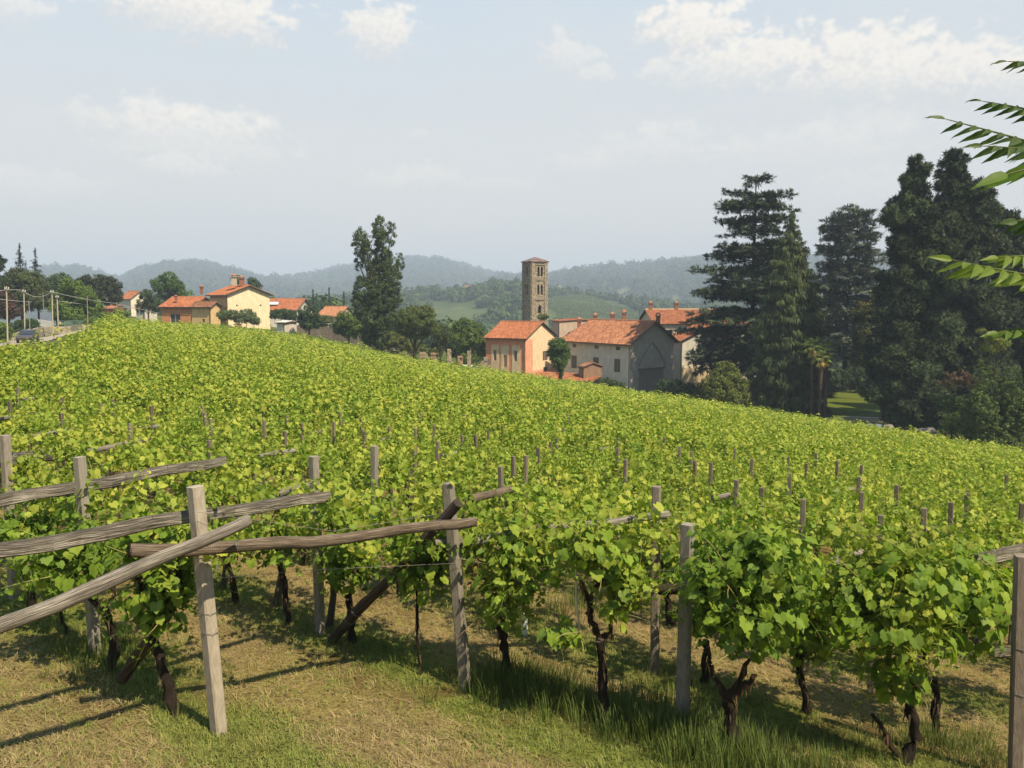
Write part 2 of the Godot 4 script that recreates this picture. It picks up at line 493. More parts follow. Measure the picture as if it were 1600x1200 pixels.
# ---------------------------------------------------------------- sky, sun, camera
func make_sky() -> void:
	var W := 4096
	var H := 2048
	var low := Image.create(544, 256, false, Image.FORMAT_RGB8)
	var n := FastNoiseLite.new()
	n.seed = 5
	n.frequency = 1.0
	n.fractal_octaves = 4
	var steps := [[-90.0, Color8(150, 150, 140)], [-1.0, Color8(196, 200, 203)], [0.0, Color8(220, 216, 211)], [4.0, Color8(221, 218, 213)], [10.0, Color8(215, 217, 217)], [19.0, Color8(199, 211, 222)], [35.0, Color8(150, 182, 216)], [90.0, Color8(104, 150, 200)]]
	for j in 256:
		var el := 90.0 - (j + 0.5) / 256.0 * 180.0
		var c: Color = steps[0][1]
		for i in steps.size() - 1:
			if el >= steps[i][0]:
				c = (steps[i][1] as Color).lerp(steps[i + 1][1], clampf((el - steps[i][0]) / (steps[i + 1][0] - steps[i][0]), 0, 1))
		for i in 544:
			var a := TAU * (i - 16 + 0.5) / 512.0
			var e := deg_to_rad(el)
			var q := Vector3(sin(a) * cos(e), sin(e) * 2.4, -cos(a) * cos(e))
			var k := smoothstep(-0.15, 0.5, n.get_noise_3d(q.x * 1.6, q.y * 1.6, q.z * 1.6)) * smoothstep(0.0, 5.0, el) * 0.5
			low.set_pixel(i, j, c.lerp(Color8(214, 216, 217), k))
	low.resize(W + 256, H, Image.INTERPOLATE_CUBIC)
	var im := low.get_region(Rect2i(128, 0, W, H))
	# cumulus: direction given as the picture point it stands over, then its half width and half height in degrees
	var puffs := [
		[310, 25, 6.0, 2.2, 0.85], [380, 40, 3.0, 1.6, 0.8], [250, 5, 4.5, 1.6, 0.75], [595, 55, 2.7, 2.2, 0.9], [10, 15, 2.5, 1.2, 0.6],
		[890, 95, 2.0, 1.4, 0.5], [925, 118, 1.6, 0.7, 0.5], [875, 70, 0.7, 1.2, 0.4],
		[1085, 55, 4.0, 2.2, 1.0], [1200, 90, 4.5, 1.7, 0.95], [1340, 95, 5.0, 2.0, 0.95], [1480, 110, 5.0, 1.8, 0.9], [1150, 115, 7.0, 1.6, 0.6], [1400, 130, 8.0, 1.6, 0.6], [1600, 120, 5.0, 1.8, 0.8],
		[140, 187, 2.2, 1.0, 0.5], [245, 190, 2.8, 1.4, 0.8], [340, 200, 4.0, 1.2, 0.75], [415, 200, 1.2, 0.6, 0.5], [300, 240, 6.5, 2.2, 0.45], [280, 265, 3.5, 1.0, 0.5],
		[40, 295, 5.0, 1.4, 0.42], [665, 280, 3.2, 1.0, 0.42], [600, 290, 3.0, 0.8, 0.3], [780, 292, 3.0, 0.8, 0.3], [1035, 205, 2.2, 0.8, 0.42], [1010, 240, 5.5, 1.5, 0.35], [910, 262, 2.5, 1.0, 0.35], [1350, 210, 5.0, 1.6, 0.35], [1250, 245, 7.0, 1.8, 0.3], [650, 212, 0.8, 0.4, 0.35], [1380, 300, 5.0, 1.6, 0.3],
	]
	rng.seed = 31
	var all := []
	for q in puffs:
		var d := at(q[0], q[1], 100.0) - Vector3(0, EY, 0)
		all.append([rad_to_deg(atan2(d.x, -d.z)), rad_to_deg(atan2(d.y, sqrt(d.x * d.x + d.z * d.z))), q[2], q[3], q[4]])
	for i in 46:   # the rest of the sky carries the same fair-weather cumulus
		var az := rng.randf_range(38.0, 322.0)
		all.append([az, rng.randf_range(4.0, 34.0), rng.randf_range(2.0, 7.0), rng.randf_range(0.9, 2.2), rng.randf_range(0.35, 0.9)])
	var fn := FastNoiseLite.new()
	fn.seed = 12
	fn.frequency = 0.42
	fn.fractal_octaves = 5
	fn.fractal_gain = 0.55
	for q in all:
		q[2] *= 1.12
		q[3] *= 1.25
		var w: float = q[2] * 1.7
		var h: float = q[3] * 1.9
		var x0 := int((q[0] - w) / 360.0 * W)
		var x1 := int((q[0] + w) / 360.0 * W)
		var y0 := int((90.0 - q[1] - h) / 180.0 * H)
		var y1 := int((90.0 - q[1] + h) / 180.0 * H)
		for y in range(maxi(0, y0), mini(H, y1)):
			for x in range(x0, x1):
				var az := (x + 0.5) * 360.0 / W
				var el := 90.0 - (y + 0.5) * 180.0 / H
				var dx: float = (az - q[0]) / q[2]
				var dy: float = (el - q[1]) / q[3]
				if dy < 0.0:
					dy *= 1.15
				var r := sqrt(dx * dx + dy * dy)
				var f := fn.get_noise_2d(az * 1.3 + 7.0, el * 2.0)
				var f2 := fn.get_noise_2d(az * 4.1, el * 5.6 + 50.0)
				var cut := 1.0 - r + f * 0.7 + f2 * 0.2
				var soft := 0.5 if dy > 0.0 else 1.0
				var al: float = smoothstep(0.0, soft, cut) * q[4] * smoothstep(0.0, 0.3, 1.6 - r)
				if al > 0.004:
					var bright := smoothstep(-0.9, 0.7, dy + f2 * 0.8 + 0.2 * dx)
					var cl := Color8(214, 214, 213).lerp(Color8(244, 238, 229), bright)
					var xx := posmod(x, W)
					im.set_pixel(xx, y, im.get_pixel(xx, y).lerp(cl, al))
	var tex := ImageTexture.create_from_image(im)
	var mat := PanoramaSkyMaterial.new()
	mat.panorama = tex
	var sky := Sky.new()
	sky.sky_material = mat
	var env := Environment.new()
	env.background_mode = Environment.BG_SKY
	env.sky = sky
	env.background_energy_multiplier = SKY_ENERGY
	env.tonemap_mode = Environment.TONE_MAPPER_LINEAR
	env.tonemap_exposure = EXPOSURE
	env.sdfgi_enabled = true
	env.ssao_enabled = true
	env.ssil_enabled = true
	env.fog_enabled = true
	env.fog_density = FOG
	env.fog_light_color = Color8(205, 225, 250)
	var we := WorldEnvironment.new()
	we.name = "world_environment"
	we.environment = env
	add_child(we)

const SKY_ENERGY := 0.585
const EXPOSURE := 1.98
const FOG := 0.00043
const SUN_AZ := 44.0
const SUN_EL := 52.0

func make_camera_and_light() -> void:
	var cam := Camera3D.new()
	cam.name = "camera"
	cam.fov = rad_to_deg(2.0 * atan(600.0 / F))
	cam.near = 0.1
	cam.far = 12000.0
	cam.position = Vector3(0, EY, 0)
	cam.rotation = Vector3(-PITCH, 0, 0)
	add_child(cam)
	cam.current = true
	make_sky()
	var sun := DirectionalLight3D.new()
	sun.name = "sun"
	sun.light_energy = 1.45
	sun.light_color = Color(1.0, 0.93, 0.8)
	sun.light_angular_distance = 0.5
	sun.shadow_enabled = true
	var a := deg_to_rad(SUN_AZ)
	var e := deg_to_rad(SUN_EL)
	var s := Vector3(cos(e) * cos(a), sin(e), cos(e) * sin(a))
	sun.look_at_from_position(s * 100.0, Vector3.ZERO, Vector3.UP)
	add_child(sun)

# ---------------------------------------------------------------- the ground and the hills
const ROW0 := Vector2(-2.66, 7.16)   # (x, depth) of the first post
const RU := Vector2(0.67, 0.742)     # across the rows
const RV := Vector2(0.742, -0.67)    # along the rows

func ground_color(x: float, z: float) -> Color:
	var d := -z
	var s := x / maxf(d, 0.5)
	var straw := Color(0.28, 0.205, 0.09)
	var green := Color(0.13, 0.16, 0.036)
	var soil := Color(0.14, 0.088, 0.045)
	var n1 := nz.get_noise_2d(x * 22.0, z * 22.0)
	var n2 := nz.get_noise_2d(x * 5.0 + 90.0, z * 5.0)
	if d < edge(clampf(s, -1.3, 1.3)) + 3.0 and d > 2.0:
		var q := Vector2(x, d) - ROW0
		var a := q.dot(RU) / 2.5
		var off := absf(a - roundf(a)) * 2.5
		var k := smoothstep(0.75, 0.25, off + n1 * 0.5) * 0.75 + n2 * 0.6 + n1 * 0.3
		var c := straw.lerp(green, clampf(k, 0, 1))
		return c.lerp(soil, clampf(smoothstep(0.2, 0.5, n1) * 0.7, 0, 1))
	var grass := Color(0.085, 0.125, 0.028).lerp(Color(0.15, 0.16, 0.05), clampf(0.4 + n2, 0, 1))
	if d < 2.0:
		return grass.lerp(straw, 0.5)
	return grass

func make_ground() -> void:
	var cols := []
	var a := -180.0
	while a < 180.0:
		cols.append(a)
		a += 0.42 if absf(a) < 42.0 else 4.0
	cols.append(180.0)
	var rings := []
	var r := 0.6
	while r < 4100.0:
		rings.append(r)
		r *= 1.026
	var v := PackedVector3Array()
	var c := PackedColorArray()
	var idx := PackedInt32Array()
	var nn := PackedVector3Array()
	var nc := cols.size()
	for rr in rings:
		for k in nc:
			var t := deg_to_rad(cols[k])
			var x: float = sin(t) * rr
			var z: float = -cos(t) * rr
			v.append(Vector3(x, ground(x, z), z))
			c.append(ground_color(x, z))
	for i in rings.size():
		for k in nc:
			var p0 := v[maxi(i - 1, 0) * nc + k]
			var p1 := v[mini(i + 1, rings.size() - 1) * nc + k]
			var q0 := v[i * nc + maxi(k - 1, 0)]
			var q1 := v[i * nc + mini(k + 1, nc - 1)]
			var m := (q1 - q0).cross(p1 - p0).normalized()
			nn.append(m if m.y > 0.0 else -m)
			if i < rings.size() - 1 and k < nc - 1:
				var o := i * nc + k
				idx.append_array([o, o + nc, o + nc + 1, o, o + nc + 1, o + 1])
	# the plug under the camera
	var o0 := v.size()
	v.append(Vector3(0, ground(0, -0.01), 0))
	c.append(ground_color(0, 0))
	nn.append(Vector3.UP)
	for k in nc - 1:
		idx.append_array([o0, k, k + 1])
	var arr := []
	arr.resize(Mesh.ARRAY_MAX)
	arr[Mesh.ARRAY_VERTEX] = v
	arr[Mesh.ARRAY_NORMAL] = nn
	arr[Mesh.ARRAY_COLOR] = c
	arr[Mesh.ARRAY_INDEX] = idx
	var m := ArrayMesh.new()
	m.add_surface_from_arrays(Mesh.PRIMITIVE_TRIANGLES, arr)
	part("ground", m, M.ground, self, "structure")

func skyline(px: float, t: Array) -> float:
	for i in t.size() - 1:
		if px < t[i + 1][0]:
			var k := clampf((px - t[i][0]) / (t[i + 1][0] - t[i][0]), 0, 1)
			k = k * k * (3.0 - 2.0 * k) * 0.6 + k * 0.4
			return lerpf(t[i][1], t[i + 1][1], k)
	return t[-1][1]

# a hill whose crest is seen along the picture line t; it rises from depth d0 to its crest at d1 and falls again behind
func hill(called: String, t: Array, d0: float, d1: float, col: Color, meadow: Color, fields: Array, foot: float, bump: float) -> void:
	var g_v := PackedVector3Array()
	var g_c := PackedColorArray()
	var g_n := PackedVector3Array()
	var idx := PackedInt32Array()
	var nx := 150
	var ny := 26
	var p0: float = t[0][0]
	var p1: float = t[-1][0]
	for j in ny + 1:
		for i in nx + 1:
			var px := lerpf(p0, p1, float(i) / nx)
			var q := hill_point(px, float(j) / ny * 1.25, t, d0, d1, foot, bump)
			g_v.append(q)
			var k := 0.0
			for f in fields:
				var w: float = (px - f[0]) / f[2]
				var h: float = (float(j) / ny * 1.25 - f[1]) / f[3]
				if w * w + h * h < 1.0:
					k = 1.0
			k *= clampf(0.75 + nz.get_noise_2d(q.x * 3.0, q.z * 3.0) * 1.4, 0.15, 1.0)
			g_c.append(col.lerp(meadow, k))
	for j in ny + 1:
		for i in nx + 1:
			var a := g_v[j * (nx + 1) + maxi(i - 1, 0)]
			var b := g_v[j * (nx + 1) + mini(i + 1, nx)]
			var e := g_v[maxi(j - 1, 0) * (nx + 1) + i]
			var h := g_v[mini(j + 1, ny) * (nx + 1) + i]
			var m := (b - a).cross(h - e).normalized()
			g_n.append(m if m.y > 0.0 else -m)
			if i < nx and j < ny:
				var o := j * (nx + 1) + i
				idx.append_array([o, o + nx + 1, o + nx + 2, o, o + nx + 2, o + 1])
	var arr := []
	arr.resize(Mesh.ARRAY_MAX)
	arr[Mesh.ARRAY_VERTEX] = g_v
	arr[Mesh.ARRAY_NORMAL] = g_n
	arr[Mesh.ARRAY_COLOR] = g_c
	arr[Mesh.ARRAY_INDEX] = idx
	var m := ArrayMesh.new()
	m.add_surface_from_arrays(Mesh.PRIMITIVE_TRIANGLES, arr)
	part(called, m, M.far, self, "structure")

func hill_point(px: float, k: float, t: Array, d0: float, d1: float, foot: float, bump: float) -> Vector3:
	var d := lerpf(d0, d1, k)
	var crest := at(px, skyline(px, t), d1).y
	var p := at(px, 470.0, d)
	var rise := sin(clampf(k, 0, 1.25) * PI * 0.5)
	rise = pow(maxf(rise, 0.0), 1.25)
	p.y = lerpf(EY + foot, crest, rise)
	p.y += nz.get_noise_2d(p.x * 0.35, p.z * 0.35) * bump * sin(clampf(k, 0, 1) * PI) * 2.0 + nz.get_noise_2d(p.x * 1.1 + 40.0, p.z * 1.1) * bump * 0.25
	return p

func woods(called: String, label: String, t: Array, d0: float, d1: float, foot: float, bump: float, count: int, size: float, cols: Array, fields: Array) -> void:
	rng.seed = hash(called)
	var xf := []
	var cc := []
	for i in count:
		var px := rng.randf_range(t[0][0], t[-1][0])
		var k := rng.randf_range(0.02, 1.08)
		var skip := false
		for f in fields:
			var w: float = (px - f[0]) / f[2]
			var h: float = (k - f[1]) / f[3]
			if w * w + h * h < 1.0:
				skip = true
		if skip:
			continue
		var p := hill_point(px, k, t, d0, d1, foot, bump)
		if nz.get_noise_2d(p.x * 0.5 + 300.0, p.z * 0.5) < -0.28:
			continue
		var s := size * rng.randf_range(0.6, 1.35)
		xf.append(Transform3D(Basis(Vector3.UP, rng.randf() * TAU).scaled(Vector3(s, s * rng.randf_range(0.75, 1.25), s)), p - Vector3(0, s * 0.12, 0)))
		cc.append(mixc(cols[0], cols[1], rng.randf()) * rng.randf_range(0.8, 1.2))
	var holder := Node3D.new()
	holder.name = numbered(called)
	tag(holder, label, "woods", "", "stuff")
	add_child(holder, true)
	for k in 4:
		var a := []
		var b := []
		for i in range(k, xf.size(), 4):
			a.append(xf[i])
			b.append(cc[i])
		scatter("crown_foliage", G.far_crown[k], M.crown, a, b, holder)

# ---------------------------------------------------------------- trees
func trunk_mesh(base: Vector3, h: float, r0: float, r1: float, lean := Vector3.ZERO, bend := 0.02) -> Geo:
	var g := Geo.new()
	var p := []
	var r := []
	var n := 9
	for i in n + 1:
		var u := float(i) / n
		p.append(base + Vector3(rng.randf_range(-1, 1) * bend * h * u, h * u - 0.3 * (1.0 - u), rng.randf_range(-1, 1) * bend * h * u) + lean * u)
		r.append(lerpf(r0, r1, pow(u, 0.8)) * (1.15 if i == 0 else 1.0))
	g.tube(p, r, 8, Color(1, 1, 1), 1.0, 0.08, int(base.x * 10.0))
	return g

func fill_crown(xf: Array, cc: Array, c: Vector3, rad: Vector3, n: int, size: float, c0: Color, c1: Color, upright := 0.3) -> void:
	for i in n:
		var o := rdir()
		var k := pow(rng.randf_range(0.25, 1.0), 0.45)
		var p := c + Vector3(o.x * rad.x, o.y * rad.y, o.z * rad.z) * k
		var s := size * rng.randf_range(0.7, 1.3)
		xf.append(Transform3D(rot((o + Vector3.UP * upright + rdir() * 0.3).normalized(), rng.randf() * TAU).scaled(Vector3.ONE * s), p))
		cc.append(mixc(c0, c1, rng.randf()) * rng.randf_range(0.85, 1.15))

func scatter_split(called: String, meshes: Array, mat: Material, xf: Array, cc: Array, parent: Node, off: Vector3) -> void:
	for k in meshes.size():
		var a := []
		var b := []
		for i in range(k, xf.size(), meshes.size()):
			a.append(xf[i])
			b.append(cc[i])
		if a.size():
			scatter(called, meshes[k], mat, a, b, parent, off)

# a broadleaf tree from lobes given as picture ellipses [px, py, half width, half height] standing at depth d
func leafy_tree(called: String, label: String, cat: String, group: String, px: float, d: float, base_py: float, lobes: Array, c0: Color, c1: Color, tr := 0.16, density := 1.0, clump := 0.8, bark := Color(0.09, 0.07, 0.05)) -> Node3D:
	rng.seed = hash(label)
	var b := on_ground(px, d, base_py)
	var t := thing(called, label, cat, b, group)
	var top := -1e9
	var xf := []
	var cc := []
	var cs := []
	for l in lobes:
		var c := at(l[0], l[1], d)
		var sc := d / F
		var rx: float = l[2] * sc
		var ry: float = l[3] * sc
		var dz := (rx + ry) * 0.5
		c.z += rng.randf_range(-0.5, 0.5) * dz
		cs.append(c)
		top = maxf(top, c.y)
		var area := 4.0 * PI * rx * ry
		fill_crown(xf, cc, c, Vector3(rx, ry, maxf(rx, ry * 0.6)), int(area * 1.5 * density / (clump * clump)), clump * minf(1.0, maxf(rx, 0.5)), c0, c1)
	var h := maxf(1.0, top - b.y)
	var g := trunk_mesh(b, h * 0.75, tr * 1.2, tr * 0.5)
	if tr > 0.0:
		part("trunk", g.mesh(b), tinted(M.bark, bark), t)
		var lg := Geo.new()
		for c in cs:
			var y0 := lerpf(b.y, c.y, rng.randf_range(0.35, 0.6))
			var s0 := Vector3(b.x, y0, b.z)
			var mid: Vector3 = (s0 + c) * 0.5 + Vector3(0, 0.2, 0)
			lg.tube([s0, mid, c], [tr * 0.5, tr * 0.36, tr * 0.15], 5, Color(1, 1, 1))
		part("limbs", lg.mesh(b), tinted(M.bark, bark), t, "stuff")
	scatter_split("crown", G.clump, M.crown, xf, cc, t, b)
	return t

var tints := {}
func tinted(m: StandardMaterial3D, c: Color) -> StandardMaterial3D:
	var key := str(m.get_instance_id()) + c.to_html() + str(c)
	if not tints.has(key):
		var q: StandardMaterial3D = m.duplicate()
		q.albedo_color = c.linear_to_srgb()
		tints[key] = q
	return tints[key]

func prof(t: float, p: Array) -> float:
	return table(t, p)

# a conifer with branch tiers; style 0 flat cedar plates, 1 drooping spruce, 2 dense tufts
func conifer(called: String, label: String, group: String, px: float, d: float, base_py: float, top_py: float, hw: float, shape: Array, style: int, c0: Color, c1: Color, tr: float, t0: float, levels: int, dens := 1.0, size := 1.0, lean_px := 0.0) -> void:
	rng.seed = hash(label)
	var b := on_ground(px, d, base_py)
	var h := at(px, top_py, d).y - b.y
	var R := hw * d / F
	var t := thing(called, label, "tree", b, group)
	var lean := Vector3(lean_px * d / F, 0, 0)
	part("trunk", trunk_mesh(b, h * 0.97, tr, tr * 0.12, lean, 0.003).mesh(b), tinted(M.bark, Color(0.075, 0.058, 0.045)), t)
	var lg := Geo.new()
	var xf := []
	var cc := []
	for lv in levels:
		var u := t0 + (1.0 - t0) * (lv + rng.randf_range(-0.45, 0.45)) / levels
		var rad := prof(u, shape) * R
		var nb := 7 if style == 0 else 9
		var az0 := rng.randf() * TAU
		for k in nb:
			var az := az0 + TAU * k / nb + rng.randf_range(-0.35, 0.35)
			var L := rad * rng.randf_range(0.62, 1.12)
			if L < 0.25:
				L = 0.25
			var y := b.y + h * u + rng.randf_range(-0.45, 0.45)
			var dir := Vector3(cos(az), 0, sin(az))
			var s0 := Vector3(b.x, y, b.z) + lean * u
			var rise := 0.12 if style == 0 else (-0.28 if style == 1 else 0.25)
			var sag := -0.16 if style == 0 else (-0.12 if style == 1 else 0.0)
			if style == 0 and u < 0.4:
				rise = -0.06
			if style == 0:
				rise += rng.randf_range(-0.14, 0.24)
			var pts := []
			for i in 5:
				var w := i / 4.0
				pts.append(s0 + dir * L * w + Vector3(0, L * (rise * w + sag * w * w), 0))
			var br := 0.02 + 0.018 * L
			lg.tube(pts, [br, br * 0.8, br * 0.6, br * 0.4, br * 0.15], 4, Color(1, 1, 1))
			var step := 0.62 * size / dens
			var x := (0.3 if style == 0 else 0.15) * L
			while x <= L + 0.05:
				var w := x / L
				var p := s0 + dir * x + Vector3(0, L * (rise * w + sag * w * w), 0)
				var wide := (0.1 + 0.3 * sin(PI * clampf(w * 0.85 + 0.1, 0, 1))) * L
				var m := 1 + int(wide / (0.5 * size))
				for q in m:
					var off := rng.randf_range(-1, 1) * wide
					var side := Vector3(-dir.z, 0, dir.x) * off
					var f := (dir + Vector3(-dir.z, 0, dir.x) * signf(off) * 0.6 + rdir() * 0.25)
					f.y = 0.0
					f = f.normalized()
					var up := (Vector3.UP + rdir() * (0.33 if style == 0 else 0.4)).normalized()
					var bx := up.cross(f).normalized()
					f = bx.cross(up).normalized()
					var sz := size * rng.randf_range(0.75, 1.3) * (0.8 if style == 1 else 1.0) * clampf(0.45 + L * 0.25, 0.5, 1.0)
					xf.append(Transform3D(Basis(bx, up, f).scaled(Vector3.ONE * sz), p + side + Vector3(0, rng.randf_range(-0.2, 0.3) - absf(off) * 0.12, 0)))
					cc.append(mixc(c0, c1, rng.randf() * 0.7 + 0.3 * w) * rng.randf_range(0.8, 1.2))
				x += step
	# the leader
	for i in 5:
		xf.append(Transform3D(rot(Vector3.UP + rdir() * 0.3, rng.randf() * TAU).scaled(Vector3.ONE * size * 0.5), b + lean + Vector3(0, h * (1.0 - 0.012 * i), 0)))
		cc.append(c1)
	part("branches", lg.mesh(b), tinted(M.bark, Color(0.07, 0.056, 0.045)), t, "stuff")
	scatter_split("foliage", [G.plate + G.tuft, G.spray, G.tuft][style], M.needle, xf, cc, t, b)

# a tall tree of rounded dark puffs, from picture lobes
func puffy_conifer(called: String, label: String, group: String, px: float, d: float, base_py: float, top_py: float, lobes: Array, c0: Color, c1: Color, tr: float, size := 1.0) -> void:
	rng.seed = hash(label)
	var b := on_ground(px, d, base_py)
	var h := at(px, top_py, d).y - b.y
	var t := thing(called, label, "tree", b, group)
	part("trunk", trunk_mesh(b, h * 0.78, tr, tr * 0.3, Vector3.ZERO, 0.004).mesh(b), tinted(M.bark, Color(0.06, 0.045, 0.035)), t)
	var lg := Geo.new()
	var xf := []
	var cc := []
	var sc := d / F
	for l in lobes:
		var c := at(l[0], l[1], d)
		var rx: float = l[2] * sc * 1.15
		var ry: float = l[3] * sc * 1.12
		var n := int(maxf(5.0, rx * ry * 2.6))
		for i in n:
			var o := rdir()
			var k := pow(rng.randf(), 0.4)
			var q := c + Vector3(o.x * rx, o.y * ry, o.z * rx * 1.1) * k * 0.85
			var pr := rng.randf_range(0.55, 1.15) * minf(1.15, 0.45 * rx)
			var tone := rng.randf_range(0.45, 1.4)
			var m := int(40.0 * pr * pr / (size * size)) + 4
			for w in m:
				var e := rdir()
				var p := q + Vector3(e.x, e.y * 0.8, e.z) * pr
				xf.append(Transform3D(rot((e + Vector3.UP * 0.7).normalized(), rng.randf() * TAU).scaled(Vector3.ONE * size * rng.randf_range(0.7, 1.2)), p))
				cc.append(mixc(c0, c1, rng.randf()) * tone * rng.randf_range(0.85, 1.15))
			var s0 := Vector3(b.x, lerpf(b.y, q.y, 0.85), b.z)
			lg.tube([s0, (s0 + q) * 0.5, q], [0.1, 0.07, 0.03], 4, Color(1, 1, 1))
	part("branches", lg.mesh(b), tinted(M.bark, Color(0.06, 0.045, 0.035)), t, "stuff")
	scatter_split("foliage", G.tuft, M.needle, xf, cc, t, b)

func bush(called: String, label: String, cat: String, group: String, d: float, lobes: Array, c0: Color, c1: Color, clump := 0.6, dens := 1.0) -> void:
	var l0: Array = lobes[0]
	leafy_tree(called, label, cat, group, l0[0], d, l0[1] + l0[3], lobes, c0, c1, 0.05, dens, clump)

func hedge(called: String, label: String, a: Vector3, b: Vector3, h: float, w: float, c0: Color, c1: Color, clump := 0.45, dens := 1.0) -> void:
	rng.seed = hash(label)
	var t := thing(called, label, "hedge", Vector3(a.x, ground(a.x, a.z), a.z))
	var L := (b - a).length()
	var xf := []
	var cc := []
	var n := int(L * (h + w) * 5.0 * dens / (clump * clump * 2.0))
	for i in n:
		var p := a.lerp(b, rng.randf())
		var o := rdir()
		var side := Vector3(-(b - a).z, 0, (b - a).x).normalized()
		var hh := h * (0.9 + 0.18 * nz.get_noise_2d(p.x * 12.0, p.z * 12.0))
		p += side * clampf(o.x * 1.5, -1, 1) * w * 0.5
		p.y = ground(p.x, p.z) + hh * (0.5 + clampf(o.y * 1.3, -1, 1) * 0.5)
		xf.append(Transform3D(rot((o + Vector3.UP * 0.3).normalized(), rng.randf() * TAU).scaled(Vector3.ONE * clump * rng.randf_range(0.7, 1.3)), p))
		cc.append(mixc(c0, c1, rng.randf()))
	scatter_split("foliage", G.clump, M.crown, xf, cc, t, t.position)
	var g := Geo.new()
	for i in int(L / 0.8) + 1:
		var p := a.lerp(b, clampf(i * 0.8 / L, 0, 1))
		p.y = ground(p.x, p.z)
		g.tube([p - Vector3(0, 0.2, 0), p + Vector3(0.05, h * 0.7, 0.03)], [0.04, 0.02], 5, Color(0.08, 0.06, 0.04))
	part("stems", g.mesh(t.position), M.plain, t, "stuff")

# ---------------------------------------------------------------- buildings
# a wall face from o along x (unit) for l and up for h, outward normal n; holes [x0, y0, x1, y1] get reveals
func wall_face(g: Geo, o: Vector3, x: Vector3, n: Vector3, l: float, h: float, holes: Array, col: Color, deep := 0.22) -> void:
	var xs := [0.0, l]
	var ys := [0.0, h]
	for q in holes:
		xs.append_array([q[0], q[2]])
		ys.append_array([q[1], q[3]])
	xs.sort()
	ys.sort()
	for i in xs.size() - 1:
		for j in ys.size() - 1:
			if xs[i + 1] - xs[i] < 0.001 or ys[j + 1] - ys[j] < 0.001:
				continue
			var mx: float = (xs[i] + xs[i + 1]) * 0.5
			var my: float = (ys[j] + ys[j + 1]) * 0.5
			var inside := false
			for q in holes:
				if mx > q[0] and mx < q[2] and my > q[1] and my < q[3]:
					inside = true
			if inside:
				continue
			face(g, o + x * xs[i] + Vector3.UP * ys[j], x * (xs[i + 1] - xs[i]), Vector3.UP * (ys[j + 1] - ys[j]), n, col)
	for q in holes:
		var a: Vector3 = o + x * q[0] + Vector3.UP * q[1]
		var w: Vector3 = x * (q[2] - q[0])
		var u: Vector3 = Vector3.UP * (q[3] - q[1])
		var dp := -n * deep
		face(g, a, dp, u, x, col)
		face(g, a + w, dp, u, -x, col)
		face(g, a, w, dp, Vector3.UP, col)
		face(g, a + u, w, dp, Vector3.DOWN, col)

func face(g: Geo, a: Vector3, e: Vector3, f: Vector3, n: Vector3, col: Color) -> void:
	if e.cross(f).dot(n) < 0.0:
		g.quad(a, a + f, a + e + f, a + e, col)
	else:
		g.quad(a, a + e, a + e + f, a + f, col)

# a tiled slope: eave from a along e, rising along r; curved tiles in courses
func tiled(g: Geo, a: Vector3, e: Vector3, r: Vector3, c0: Color, c1: Color, pitch := 0.28, course := 0.42, cut0 := 0.0, cut1 := 0.0) -> void:
	var n := maxi(2, int(e.length() / pitch))
	var m := maxi(2, int(r.length() / course))
	var nr := e.cross(r).normalized()
	if nr.y < 0.0:
		nr = -nr
	for j in m:
		var v0 := float(j) / m
		var v1 := float(j + 1) / m + 0.01
		for i in n:
			var u0 := float(i) / n
			var u1 := float(i + 1) / n
			var um := (u0 + u1) * 0.5
			if um < cut0 * v1 or um > 1.0 - cut1 * v1:
				continue
			var col := mixc(c0, c1, rng.randf()) * rng.randf_range(0.75, 1.2)
			var p00 := a + e * u0 + r * v0 + nr * 0.03
			var p10 := a + e * u1 + r * v0 + nr * 0.03
			var pm0 := a + e * um + r * v0 + nr * 0.12
			var p01 := a + e * u0 + r * v1
			var p11 := a + e * u1 + r * v1
			var pm1 := a + e * um + r * v1 + nr * 0.09
			g.quad(p00, pm0, pm1, p01, col)
			g.quad(pm0, p10, p11, pm1, col)
	# the deck beneath
	if cut0 == 0.0 and cut1 == 0.0:
		g.quad(a - nr * 0.05, a + e - nr * 0.05, a + e + r - nr * 0.05, a + r - nr * 0.05, Color(0.08, 0.055, 0.04))
	else:
		g.quad(a - nr * 0.05, a + e - nr * 0.05, a + e * (1.0 - cut1) + r - nr * 0.05, a + e * cut0 + r - nr * 0.05, Color(0.08, 0.055, 0.04))

const TILE_A := Color(0.31, 0.112, 0.056)
const TILE_B := Color(0.42, 0.185, 0.1)

